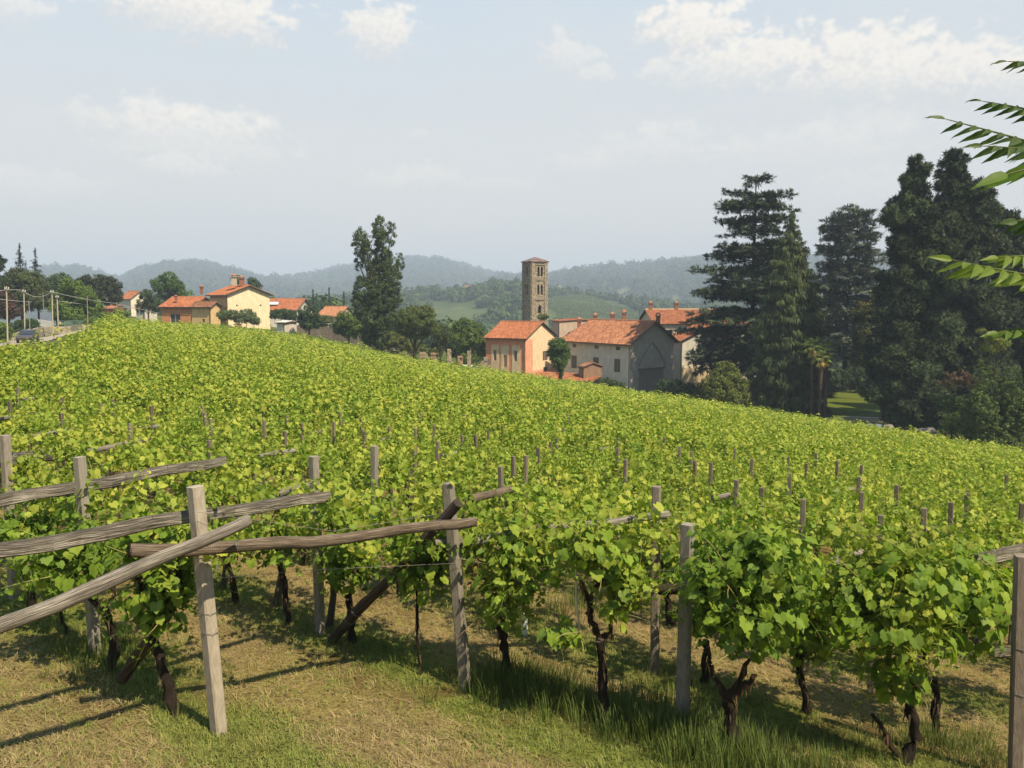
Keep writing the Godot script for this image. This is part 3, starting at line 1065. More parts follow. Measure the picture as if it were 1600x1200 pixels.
func chimney(parent: Node, off: Vector3, p: Vector3, h: float, w: float, col: Color) -> void:
	var g := Geo.new()
	g.box(p + Vector3(0, h * 0.4, 0), Vector3(w, 0, 0), Vector3(0, h * 0.8, 0), Vector3(0, 0, w), col)
	g.box(p + Vector3(0, h * 0.82, 0), Vector3(w * 1.35, 0, 0), Vector3(0, h * 0.06, 0), Vector3(0, 0, w * 1.35), col)
	for s in [-1, 1]:
		g.box(p + Vector3(s * w * 0.42, h * 0.9, 0), Vector3(w * 0.16, 0, 0), Vector3(0, h * 0.12, 0), Vector3(0, 0, w), col)
	g.tri(p + Vector3(-w * 0.7, h * 0.96, w * 0.7), p + Vector3(w * 0.7, h * 0.96, w * 0.7), p + Vector3(0, h * 1.15, 0), TILE_B)
	g.tri(p + Vector3(w * 0.7, h * 0.96, w * 0.7), p + Vector3(w * 0.7, h * 0.96, -w * 0.7), p + Vector3(0, h * 1.15, 0), TILE_B)
	g.tri(p + Vector3(w * 0.7, h * 0.96, -w * 0.7), p + Vector3(-w * 0.7, h * 0.96, -w * 0.7), p + Vector3(0, h * 1.15, 0), TILE_A)
	g.tri(p + Vector3(-w * 0.7, h * 0.96, -w * 0.7), p + Vector3(-w * 0.7, h * 0.96, w * 0.7), p + Vector3(0, h * 1.15, 0), TILE_A)
	part("chimney", g.mesh(off), M.tile, parent)

class House:
	var node: Node3D
	var o: Vector3       # the near corner at ground
	var dl: Vector3      # along the eave wall, going left and back
	var dr: Vector3      # along the gable wall, going right and back
	var nl: Vector3      # outward normal of the eave wall
	var nr: Vector3
	var ll: float
	var lr: float
	var wh: float
	var rh: float
	var roof: Node3D
	func l(x: float, y: float, out := 0.0) -> Vector3:
		return o + dl * x + Vector3.UP * y + nl * out
	func r(x: float, y: float, out := 0.0) -> Vector3:
		return o + dr * x + Vector3.UP * y + nr * out

# turn: how far the gable wall faces away to the side (radians); ridge runs along the eave wall
func house(called: String, label: String, cat: String, px: float, py_eave: float, d: float, turn: float, ll: float, lr: float, rh: float, over: float, col_l: Color, col_r: Color, holes_l: Array, holes_r: Array, hip := 0.0, ta := TILE_A, tb := TILE_B, base_y := -999.0) -> House:
	rng.seed = hash(label)
	var q := House.new()
	var c := at(px, py_eave, d)
	q.dl = Vector3(-cos(turn), 0, -sin(turn))
	q.dr = Vector3(sin(turn), 0, -cos(turn))
	q.nl = -q.dr
	q.nr = -q.dl
	q.ll = ll
	q.lr = lr
	var low := minf(minf(ground(c.x, c.z), ground((c + q.dl * ll).x, (c + q.dl * ll).z)), ground((c + q.dr * lr).x, (c + q.dr * lr).z)) - 0.4
	q.o = Vector3(c.x, low, c.z)
	q.wh = c.y - low
	q.rh = rh
	var node := thing(called, label, cat, q.o)
	q.node = node
	var g := Geo.new()
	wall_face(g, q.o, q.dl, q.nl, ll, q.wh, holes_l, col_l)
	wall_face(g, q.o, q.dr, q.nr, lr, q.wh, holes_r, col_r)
	wall_face(g, q.o + q.dr * lr, q.dl, -q.nl, ll, q.wh, [], col_l)
	wall_face(g, q.o + q.dl * ll, q.dr, -q.nr, lr, q.wh, [], col_l)
	var apex := q.o + q.dr * lr * 0.5 + Vector3.UP * (q.wh + rh)
	var e0 := q.o + Vector3.UP * q.wh
	g.tri(e0, e0 + q.dr * lr, apex, col_r)
	if hip == 0.0:
		g.tri(e0 + q.dl * ll + q.dr * lr, e0 + q.dl * ll, apex + q.dl * ll, col_l)
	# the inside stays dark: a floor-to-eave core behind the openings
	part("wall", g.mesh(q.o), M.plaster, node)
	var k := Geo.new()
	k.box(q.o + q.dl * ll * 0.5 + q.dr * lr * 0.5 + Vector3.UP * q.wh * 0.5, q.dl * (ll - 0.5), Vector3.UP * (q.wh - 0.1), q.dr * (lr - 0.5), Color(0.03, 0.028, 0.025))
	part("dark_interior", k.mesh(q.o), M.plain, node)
	# roof
	var slope := (q.dr * lr * 0.5 + Vector3.UP * rh)
	var sl := slope.length()
	var un := slope / sl
	var down := un * over
	var un2 := (-q.dr * lr * 0.5 + Vector3.UP * rh) / sl
	var rg := Geo.new()
	var ext := over * 0.7
	var ridge_l := ll + ext * 2.0
	var lift := Vector3.UP * 0.12
	tiled(rg, e0 - q.dl * ext - down + lift, q.dl * ridge_l, un * (sl + over), ta, tb, 0.28, 0.42, 0.0, hip)
	tiled(rg, e0 - q.dl * ext + q.dr * lr - un2 * over + lift, q.dl * ridge_l, un2 * (sl + over), ta, tb, 0.28, 0.42, 0.0, hip)
	if hip > 0.0:
		var back := e0 + q.dl * (ll + ext)
		var top := apex + q.dl * (ll + ext - hip * ridge_l) + lift
		rg.tri(back - q.dr * over - un2 * 0.0 + lift - Vector3.UP * over * 0.4, back + q.dr * (lr + over) + lift - Vector3.UP * over * 0.4, top, ta)
	# barge and ridge
	rg.tube([apex - q.dl * ext + lift * 1.4, apex + q.dl * (ll + ext - hip * ridge_l) + lift * 1.4], [0.14, 0.14], 6, tb)
	rg.tube([e0 - q.dl * ext - down + lift * 0.7, apex - q.dl * ext + lift * 0.7], [0.1, 0.1], 4, Color(0.16, 0.1, 0.07))
	rg.tube([e0 - q.dl * ext + q.dr * lr - un2 * over + lift * 0.7, apex - q.dl * ext + lift * 0.7], [0.1, 0.1], 4, Color(0.16, 0.1, 0.07))
	q.roof = part("roof", rg.mesh(q.o), M.tile, node)
	var gg := Geo.new()
	gg.tube([e0 - q.dl * ext - down + q.nl * 0.06 + Vector3.UP * 0.03, e0 + q.dl * (ll + ext) - down + q.nl * 0.06 + Vector3.UP * 0.03], [0.07, 0.07], 6, Color(0.1, 0.07, 0.05))
	gg.tube([q.l(0.15, q.wh - 0.1, 0.08), q.l(0.15, 0.0, 0.08)], [0.05, 0.05], 6, Color(0.1, 0.07, 0.05))
	part("gutter", gg.mesh(q.o), M.metal, node)
	return q

# fittings for an opening on side 0 (eave wall) or 1 (gable wall)
func window(q: House, side: int, hole: Array, kind: String, col: Color, frame := Color(0.4, 0.36, 0.3)) -> void:
	var x := q.dl if side == 0 else q.dr
	var n := q.nl if side == 0 else q.nr
	var o: Vector3 = q.o + x * hole[0] + Vector3.UP * hole[1] - n * 0.14
	var w: float = hole[2] - hole[0]
	var h: float = hole[3] - hole[1]
	var g := Geo.new()
	if kind == "shutter":
		for s in 2:
			for i in int(h / 0.14):
				g.box(o + x * w * (0.25 + 0.5 * s) + Vector3.UP * (0.07 + i * 0.14) + n * 0.05, x * (w * 0.44), (Vector3.UP * 0.11 + n * 0.04), n * 0.03, col)
			for e in [-1.0, 1.0]:
				g.box(o + x * (w * (0.25 + 0.5 * s) + e * w * 0.225) + Vector3.UP * h * 0.5 + n * 0.05, x * 0.05, Vector3.UP * h, n * 0.05, shade(col, 0.85))
		part("shutter", g.mesh(q.o), M.plain, q.node)
		return
	for e in [0.03, w - 0.03]:
		g.box(o + x * e + Vector3.UP * h * 0.5, x * 0.07, Vector3.UP * h, n * 0.08, frame)
	for e in [0.03, h - 0.03]:
		g.box(o + x * w * 0.5 + Vector3.UP * e, x * (w - 0.14), Vector3.UP * 0.07, n * 0.078, frame)
	if kind == "window":
		g.box(o + x * w * 0.5 + Vector3.UP * h * 0.5, x * 0.06, Vector3.UP * (h - 0.14), n * 0.07, frame)
	var f := part("door" if kind == "door" else "window", g.mesh(q.o), M.plain, q.node)
	var pg := Geo.new()
	pg.box(o + x * w * 0.5 + Vector3.UP * h * 0.5 - n * 0.05, x * (w - 0.05), Vector3.UP * (h - 0.05), n * 0.02, col)
	part("panel" if kind == "door" else "pane", pg.mesh(q.o), M.plain if kind == "door" else M.dark_glass, f)

func slab_on(q: House, side: int, r: Array, out: float, col: Color, called: String, label := "") -> void:
	var x := q.dl if side == 0 else q.dr
	var n := q.nl if side == 0 else q.nr
	var g := Geo.new()
	g.box(q.o + x * (r[0] + r[2]) * 0.5 + Vector3.UP * (r[1] + r[3]) * 0.5 + n * out * 0.5, x * (r[2] - r[0]), Vector3.UP * (r[3] - r[1]), n * out, col)
	part(called, g.mesh(q.o), M.plaster, q.node, "", label)

# ---------------------------------------------------------------- vineyard
const POST_TOPS := [[782, 729], [1377, 805], [1597, 787], [327, 688], [445, 674], [15, 628], [96, 646], [97, 621], [28, 605], [203, 662], [157, 628], [176, 624], [236, 635], [320, 645], [329, 655], [316, 634], [413, 657], [522, 659], [472, 661], [564, 654], [569, 674], [532, 644], [600, 649], [609, 667], [649, 666], [678, 664], [648, 697], [684, 690], [722, 680], [743, 680], [763, 673], [785, 665], [725, 648], [657, 646], [412, 634], [448, 650], [841, 700], [822, 712], [802, 713], [860, 690], [871, 685], [966, 685], [965, 700], [978, 718], [880, 668], [950, 635], [888, 648], [852, 631], [817, 650], [1062, 698], [1081, 705], [1086, 720], [1111, 723], [1148, 701], [1130, 682], [1175, 717], [1151, 750], [1190, 762], [1038, 683], [1013, 672], [1068, 664], [1234, 740], [1260, 724], [1301, 690], [1308, 720], [1342, 745], [1347, 769], [1346, 727], [1255, 780], [1401, 758], [1444, 794], [1486, 785], [1511, 770], [1389, 690], [1472, 692], [1320, 687], [1232, 714], [1275, 708], [1536, 725], [1573, 742]]

func post_geo(b: Vector3, t: Vector3, w: float, turn: float, tone: Color) -> Geo:
	var g := Geo.new()
	var ax := (t - b).normalized()
	var x := Vector3(cos(turn), 0, sin(turn))
	x = (x - ax * x.dot(ax)).normalized()
	var z := x.cross(ax)
	var h := w * 0.5
	var ch := w * 0.13
	var ring := [Vector2(h, h - ch), Vector2(h - ch, h), Vector2(-h + ch, h), Vector2(-h, h - ch), Vector2(-h, -h + ch), Vector2(-h + ch, -h), Vector2(h - ch, -h), Vector2(h, -h + ch)]
	var k := 8
	for i in k:
		var p0 := b.lerp(t, float(i) / k)
		var p1 := b.lerp(t, float(i + 1) / k)
		for j in 8:
			var q: Vector2 = ring[j]
			var r: Vector2 = ring[(j + 1) % 8]
			g.quad(p0 + x * q.x + z * q.y, p0 + x * r.x + z * r.y, p1 + x * r.x + z * r.y, p1 + x * q.x + z * q.y, tone)
	for j in 8:
		var q: Vector2 = ring[j]
		var r: Vector2 = ring[(j + 1) % 8]
		g.tri(t + Vector3(0, 0.006, 0), t + x * q.x + z * q.y, t + x * r.x + z * r.y, shade(tone, 1.1))
	return g

func post(label: String, b: Vector3, t: Vector3, w := 0.11, tone := Color(0.4, 0.36, 0.31), ties := []) -> Node3D:
	rng.seed = hash(label) + int(b.x * 100.0)
	var n := thing("vineyard_post", label, "post", b, "square vineyard posts")
	part("shaft", post_geo(b - Vector3(0, 0.25, 0), t, w, rng.randf_range(0.25, 0.6), tone).mesh(b), M.post, n)
	for k in ties:
		var c := b.lerp(t, k)
		var g := Geo.new()
		var pts := []
		for i in 13:
			var a := TAU * i / 12.0
			var e := pow(maxf(absf(cos(a)), absf(sin(a))), -1.0)
			pts.append(c + Vector3(cos(a + 0.4) * e, 0.12 * sin(a), sin(a + 0.4) * e) * (w * 0.56))
		g.tube(pts, range(13).map(func(_i): return 0.003), 4, Color(0.2, 0.19, 0.18))
		part("wire_tie", g.mesh(b), M.metal, n)
	return n

# a beam through picture points [px, py, depth]; kind 0 round log, 1 flat plank, 2 half log
func beam(called: String, label: String, pts: Array, r0: float, r1: float, kind: int, col: Color, seed_: int, cap := Color(0, 0, 0, 0)) -> Node3D:
	rng.seed = seed_
	var p := []
	for i in pts.size() - 1:
		var a := at(pts[i][0], pts[i][1], pts[i][2])
		var b := at(pts[i + 1][0], pts[i + 1][1], pts[i + 1][2])
		var m := maxi(2, int((b - a).length() / 0.2))
		for k in m:
			p.append(a.lerp(b, float(k) / m))
	p.append(at(pts[-1][0], pts[-1][1], pts[-1][2]))
	var r := []
	var s := p.size()
	for i in s:
		r.append(lerpf(r0, r1, float(i) / (s - 1)) * rng.randf_range(0.93, 1.07))
		if i > 0 and i < s - 1:
			p[i] += Vector3(0, sin(i * 0.9 + seed_) * 0.012, 0) + rdir() * 0.006
	var g := Geo.new()
	var o: Vector3 = p[0]
	var n := thing(called, label, "beam", o, "timbers of the vine pergola")
	if kind == 1:   # a sawn plank: a tall thin section with worn edges
		for i in s - 1:
			var d: Vector3 = (p[i + 1] - p[i]).normalized()
			var side := d.cross(Vector3.UP).normalized()
			var up := side.cross(d)
			var f := func(k: int, q: Vector2) -> Vector3: return p[k] + side * q.x + up * q.y
			var sec := func(k: int) -> Array:
				var h: float = r[k]
				var w := r0 * 0.3
				var j := sin(k * 1.7 + seed_) * 0.22 + sin(k * 0.6) * 0.15
				return [Vector2(w, h * (0.15 + j)), Vector2(w * 1.06, h * (0.25 + j)), Vector2(w, h * 0.85), Vector2(w * 0.6, h), Vector2(-w * 0.6, h * 0.97), Vector2(-w, h * 0.8), Vector2(-w * 1.06, h * (0.3 - j)), Vector2(-w, h * (0.2 - j)), Vector2(-w, -h * 0.85), Vector2(-w * 0.6, -h), Vector2(w * 0.7, -h * 0.95), Vector2(w, -h * 0.8)]
			var s0: Array = sec.call(i)
			var s1: Array = sec.call(i + 1)
			for k in 12:
				var j := (k + 1) % 12
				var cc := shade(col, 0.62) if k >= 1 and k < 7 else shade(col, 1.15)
				var a: Vector3 = f.call(i, s0[k])
				var b: Vector3 = f.call(i, s0[j])
				var c: Vector3 = f.call(i + 1, s1[j])
				var e: Vector3 = f.call(i + 1, s1[k])
				var nn: Vector3 = (side * (s0[k].x + s0[j].x) * 3.0 + up * (s0[k].y + s0[j].y)).normalized()
				var u0 := k / 12.0
				var u1 := (k + 1) / 12.0
				var l0 := i * 0.2
				var l1 := (i + 1) * 0.2
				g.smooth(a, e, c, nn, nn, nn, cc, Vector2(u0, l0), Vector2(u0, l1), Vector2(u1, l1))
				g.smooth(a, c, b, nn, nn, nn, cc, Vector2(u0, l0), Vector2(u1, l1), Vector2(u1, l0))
			if i == 0 or i == s - 2:
				var e2 := i if i == 0 else i + 1
				var se: Array = sec.call(e2)
				for k in 12:
					g.tri(p[e2], f.call(e2, se[k]), f.call(e2, se[(k + 1) % 12]), shade(col, 0.8))
	else:
		g.tube(p, r, 12 if kind == 0 else 9, col, 1.0 if kind == 0 else 0.75, 0.05 if kind == 0 else 0.1, seed_)
	part("log" if kind != 1 else "plank", g.mesh(o), M.wood, n)
	if r0 > 0.05 and r1 > 0.05 and s > 12:   # wire lashings where it is tied up
		for u in ([0.24, 0.27, 0.9] if kind == 0 else [0.55]):
			var k := int(u * (s - 1))
			var d: Vector3 = (p[k + 1] - p[k]).normalized()
			var sx := d.cross(Vector3.UP).normalized()
			var sy := sx.cross(d)
			var lp := []
			for w in 25:
				var a := TAU * w / 12.0
				lp.append(p[k] + d * (0.0015 * w - 0.02) + sx * cos(a) * r[k] * (1.04 if kind != 1 else 0.42) + sy * sin(a) * r[k] * 1.06)
			var wg := Geo.new()
			wg.tube(lp, range(25).map(func(_w): return 0.0028), 4, Color(0.2, 0.19, 0.18))
			part("wire_tie", wg.mesh(o), M.metal, n)
	# knots and the pale or dark sawn end
	if kind == 0 and r0 > 0.06:
		for i in 3:
			var k := rng.randi_range(1, s - 2)
			var kg := Geo.new()
			var d := (Vector3(rng.randf_range(-0.4, 0.4), rng.randf_range(-0.3, 0.7), 1.0)).normalized()
			kg.tube([p[k] + d * r[k] * 0.7, p[k] + d * (r[k] * 1.14)], [r[k] * 0.42, r[k] * 0.2], 7, shade(col, 0.6))
			part("knot", kg.mesh(o), M.wood, n)
	if cap.a > 0.0:
		var cg := Geo.new()
		var d: Vector3 = (p[0] - p[1]).normalized()
		cg.tube([p[0] - d * 0.01, p[0] + d * 0.012], [r[0] * 1.02, r[0] * 0.96], 12, cap)
		part("sawn_end", cg.mesh(o), M.wood, n)
	return n

func vine_trunk(g: Geo, p: Array, r0: float, r1: float, seed_: int) -> void:
	var q := []
	var r := []
	rng.seed = seed_ * 7 + 3
	for i in p.size() - 1:
		for k in 4:
			var t := k / 4.0
			q.append((p[i] as Vector3).lerp(p[i + 1], t) + (rdir() * 0.018 if i + k > 0 else Vector3.ZERO))
	q.append(p[-1])
	for i in q.size():
		var u := float(i) / (q.size() - 1)
		r.append(lerpf(r0, r1, u) * rng.randf_range(0.8, 1.25) * (1.25 if i == 0 else 1.0))
	g.tube(q, r, 8, Color(1, 1, 1), 1.0, 0.16, seed_)
	# shreds of peeling bark
	for i in int(q.size() * 2.0):
		var k := rng.randi_range(0, q.size() - 2)
		var o := rdir()
		o.y *= 0.2
		o = o.normalized()
		blade_into(g, q[k] + o * r[k] * 0.9, (Vector3(0, -1, 0) + o * 0.35).normalized(), 0.02, rng.randf_range(0.06, 0.14), 0.1, Color(0.9, 0.8, 0.7))

# a vine: trunk points [px, py], arms lists of points, foliage ellipses [px, py, half width, half height, shoots]; leaves: how many single large leaves
func vine(label: String, d_off: float, trunk: Array, r: float, arms: Array, blobs: Array, leaves: int, c0: Color, c1: Color, seed_: int) -> void:
	var b := hit(trunk[0][0], trunk[0][1])
	var d := -b.z + d_off
	b = at(trunk[0][0], trunk[0][1], d)
	b.y = ground(b.x, b.z)
	var t := thing("grapevine", label, "grapevine", b, "grapevines with bare trunks under the pergola")
	rng.seed = seed_
	var pts := [b - Vector3(0, 0.05, 0)]
	for i in range(1, trunk.size()):
		pts.append(at(trunk[i][0], trunk[i][1], d + rng.randf_range(-0.06, 0.06)))
	var g := Geo.new()
	vine_trunk(g, pts, r, r * 0.75, seed_)
	part("trunk", g.mesh(b), tinted(M.bark, Color(0.08, 0.064, 0.05)), t)
	var k := 0
	for a in arms:
		k += 1
		var ap := []
		for q in a:
			ap.append(at(q[0], q[1], d + (rng.randf_range(-0.15, 0.15) if ap.size() else 0.0)))
		var ag := Geo.new()
		vine_trunk(ag, ap, r * 0.55, r * 0.25, seed_ + k)
		part("arm", ag.mesh(b), tinted(M.bark, Color(0.11, 0.075, 0.05)), t)
	rng.seed = seed_ + 5
	var xf := []
	var cc := []
	var shell := []
	for q in blobs:
		var c := at(q[0], q[1], d)
		var rx: float = q[2] * d / F
		var ry: float = q[3] * d / F
		for i in int(q[4]):
			var o := rdir()
			var kk := pow(rng.randf_range(0.1, 1.0), 0.4)
			var p := c + Vector3(o.x * rx, o.y * ry, o.z * minf(rx, 0.7)) * kk
			var dir := (o * 0.9 + Vector3(0, 0.25, 0) + rdir() * 0.6).normalized()
			var s := rng.randf_range(0.7, 1.15)
			xf.append(Transform3D(rot(dir, rng.randf() * TAU).scaled(Vector3.ONE * s), p - dir * 0.3 * s))
			cc.append(mixc(c0, c1, rng.randf()) * rng.randf_range(0.85, 1.15))
		shell.append([c, rx, ry])
	scatter_split("foliage", G.shoot, M.leaf, xf, cc, t, b)
	for q in shell:   # long canes tied up through the leaves, some hanging free
		for i in 3:
			var c: Vector3 = q[0]
			var s0 := Vector3(lerpf(pts[-1].x, c.x, 0.5), c.y - q[2] * 0.7, c.z + rng.randf_range(-0.1, 0.2))
			var o := rdir()
			var e := c + Vector3(o.x * q[1] * 1.15, absf(o.y) * q[2] * 1.2 + 0.1, absf(o.z) * 0.5)
			if i == 2:
				e = c + Vector3(o.x * q[1] * 1.2, -q[2] * rng.randf_range(0.7, 1.15), 0.45)
			var cg := Geo.new()
			var bow := (s0 + e) * 0.5 + Vector3(rng.randf_range(-0.2, 0.2), 0.12, 0.2)
			var cane := []
			for w in 9:
				cane.append(s0.lerp(bow, w / 8.0).lerp(bow.lerp(e, w / 8.0), w / 8.0))
			cg.tube(cane, range(9).map(func(w): return 0.007 - 0.0005 * w), 5, mixc(Color(0.2, 0.13, 0.07), Color(0.25, 0.28, 0.08), rng.randf()))
			part("cane", cg.mesh(b), M.straw, t)
	for i in leaves:
		var q: Array = shell[i % shell.size()]
		var o := rdir()
		o.z = absf(o.z)
		o = (o + Vector3(0, 0, 0.3)).normalized()
		var p: Vector3 = q[0] + Vector3(o.x * q[1], o.y * q[2], o.z * minf(q[1], 0.7)) * rng.randf_range(0.92, 1.12)
		var nrm := (o * 0.7 + Vector3(0, 0.55, 0) + rdir() * 0.45).normalized()
		var fwd := Vector3(o.x * 0.6, -0.7, o.z * 0.3) + rdir() * 0.3
		fwd = (fwd - nrm * fwd.dot(nrm)).normalized()
		var lf := MeshInstance3D.new()
		lf.name = "leaf"
		lf.mesh = G.leaf[rng.randi() % 4]
		lf.material_override = leaf_mats[rng.randi() % leaf_mats.size()]
		lf.transform = Transform3D(Basis(nrm.cross(fwd), nrm, fwd).scaled(Vector3.ONE * rng.randf_range(0.08, 0.14)), p - b)
		t.add_child(lf, true)

var leaf_mats := []

func front_edge(x: float) -> float:
	return table(x, [[-12.0, 15.5], [-7.0, 11.0], [-4.83, 9.0], [-2.8, 7.35], [-0.5, 8.75], [1.0, 9.2], [2.0, 8.55], [5.0, 8.3], [9.0, 8.3]])

func make_canopy() -> void:
	rng.seed = 2024
	var near := [[], [], [], [], []]
	var nearc := [[], [], [], [], []]
	var mid := [[], [], []]
	var midc := [[], [], []]
	var far := [[], [], []]
	var farc := [[], [], []]
	var c_dark := Color(0.14, 0.225, 0.026)
	var c_mid := Color(0.258, 0.338, 0.05)
	var c_yel := Color(0.42, 0.43, 0.075)
	for row in range(-40, 62):
		var len_ := 0.0
		var tpos := -150.0
		while tpos < 150.0:
			var q := ROW0 + RU * (2.5 * row) + RV * tpos
			var d := q.y
			if d < 6.0 or d > 132.0 or absf(q.x) > d * 0.74 + 3.0:
				tpos += 0.5
				continue
			var s := q.x / d
			var per := 37.0 if d < 24.0 else (32.0 if d < 55.0 else 10.0)   # per metre of row
			var step := 1.0 / per
			tpos += step * rng.randf_range(0.6, 1.4)
			if d > edge(s) + rng.randf_range(-0.6, 0.6):
				continue
			var half := 0.84 if d < 17.0 else (1.06 if d < 55.0 else 1.15)
			var lat := rng.randf_range(-half, half) * rng.randf_range(0.85, 1.0)
			var p2 := q + RU * lat
			if p2.y < front_edge(p2.x) + 0.05 + rng.randf_range(-0.25, 0.2):
				continue
			var x := p2.x
			var z := -p2.y
			var n1 := nz.get_noise_2d(x * 14.0, z * 14.0)
			var n2 := nz.get_noise_2d(x * 42.0 + 70.0, z * 42.0)
			# thin places where one looks into the shade
			if n1 * 0.6 + n2 * 0.7 < -0.3 - 0.25 * (1.0 - absf(lat)):
				continue
			var gr := ground(x, z)
			var hgt := 1.72 + 0.1 * absf(lat) + n1 * 0.42 + n2 * 0.26 + rng.randf_range(-0.3, 0.18)
			var sgn := signf(lat)
			var dir := Vector3(RU.x * lat * 0.5, 1.0, -RU.y * lat * 0.5) + rdir() * 0.75
			if rng.randf() < 0.25:
				dir = rdir() + Vector3(0, 0.1, 0)
			dir = dir.normalized()
			var tone := mixc(c_dark, c_mid, rng.randf() + 0.2 + n1 * 0.5)
			if rng.randf() < 0.4:
				tone = mixc(tone, c_yel, rng.randf() * 0.9 + n2 * 0.3)
			tone *= rng.randf_range(0.85, 1.15)
			if d < 18.0:
				hgt = maxf(hgt, 1.74)
				dir.y = maxf(dir.y, 0.05)
				dir = dir.normalized()
			var p := Vector3(x, gr + hgt - 0.2, z)
			var sc := rng.randf_range(0.75, 1.2)
			if rng.randf() < 0.09:   # young shoots that stand up out of the leaves
				dir = (Vector3.UP + rdir() * 0.35).normalized()
				sc *= 1.35
				tone = mixc(tone, c_yel, 0.5)
			var bs := rot(dir, rng.randf() * TAU)
			if d < 24.0:
				var k := rng.randi() % 5
				near[k].append(Transform3D(bs.scaled(Vector3.ONE * sc), p))
				nearc[k].append(tone)
			elif d < 55.0:
				var k := rng.randi() % 3
				mid[k].append(Transform3D(bs.scaled(Vector3.ONE * sc * 1.15), p))
				midc[k].append(tone)
			else:
				var k := rng.randi() % 3
				far[k].append(Transform3D(bs.scaled(Vector3.ONE * sc * 1.25), p - Vector3(0, 0.05, 0)))
				farc[k].append(tone)
	var holder := Node3D.new()
	holder.name = "vine_canopy"
	tag(holder, "sunlit yellow-green grapevine canopy covering the whole slope", "vineyard", "", "stuff")
	add_child(holder, true)
	var total := 0
	for k in 5:
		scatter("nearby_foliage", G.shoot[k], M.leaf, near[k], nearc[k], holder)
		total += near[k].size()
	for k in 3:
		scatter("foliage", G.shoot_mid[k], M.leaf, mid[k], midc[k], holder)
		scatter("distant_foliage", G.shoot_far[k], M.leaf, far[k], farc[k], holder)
		total += mid[k].size() + far[k].size()
	print("canopy shoots ", total)
	# trunks of the vines farther in, too many and too hidden to tell apart
	var g := Geo.new()
	rng.seed = 4
	for row in range(-3, 14):
		for j in range(-14, 15):
			var q := ROW0 + RU * (2.5 * row) + RV * (j * 1.25 + 0.4)
			if q.y < front_edge(q.x) + 2.6 or q.y > 30.0 or absf(q.x) > q.y * 0.7 + 1.0:
				continue
			if q.y > edge(q.x / q.y) - 1.0:
				continue
			var b := Vector3(q.x + rng.randf_range(-0.2, 0.2), 0, -q.y + rng.randf_range(-0.2, 0.2))
			b.y = ground(b.x, b.z)
			var l := Vector3(rng.randf_range(-0.25, 0.25), 0, rng.randf_range(-0.25, 0.25))
			g.tube([b - Vector3(0, 0.1, 0), b + Vector3(0.05, 0.45, 0) + l * 0.3, b + Vector3(0, 0.9, 0) + l, b + Vector3(0, 1.5, 0) + l * 0.5], [0.06, 0.045, 0.05, 0.03], 6, Color(0.08, 0.064, 0.05), 1.0, 0.15, row * 31 + j)
	part("shaded_trunks", g.mesh(), M.straw, holder, "stuff")

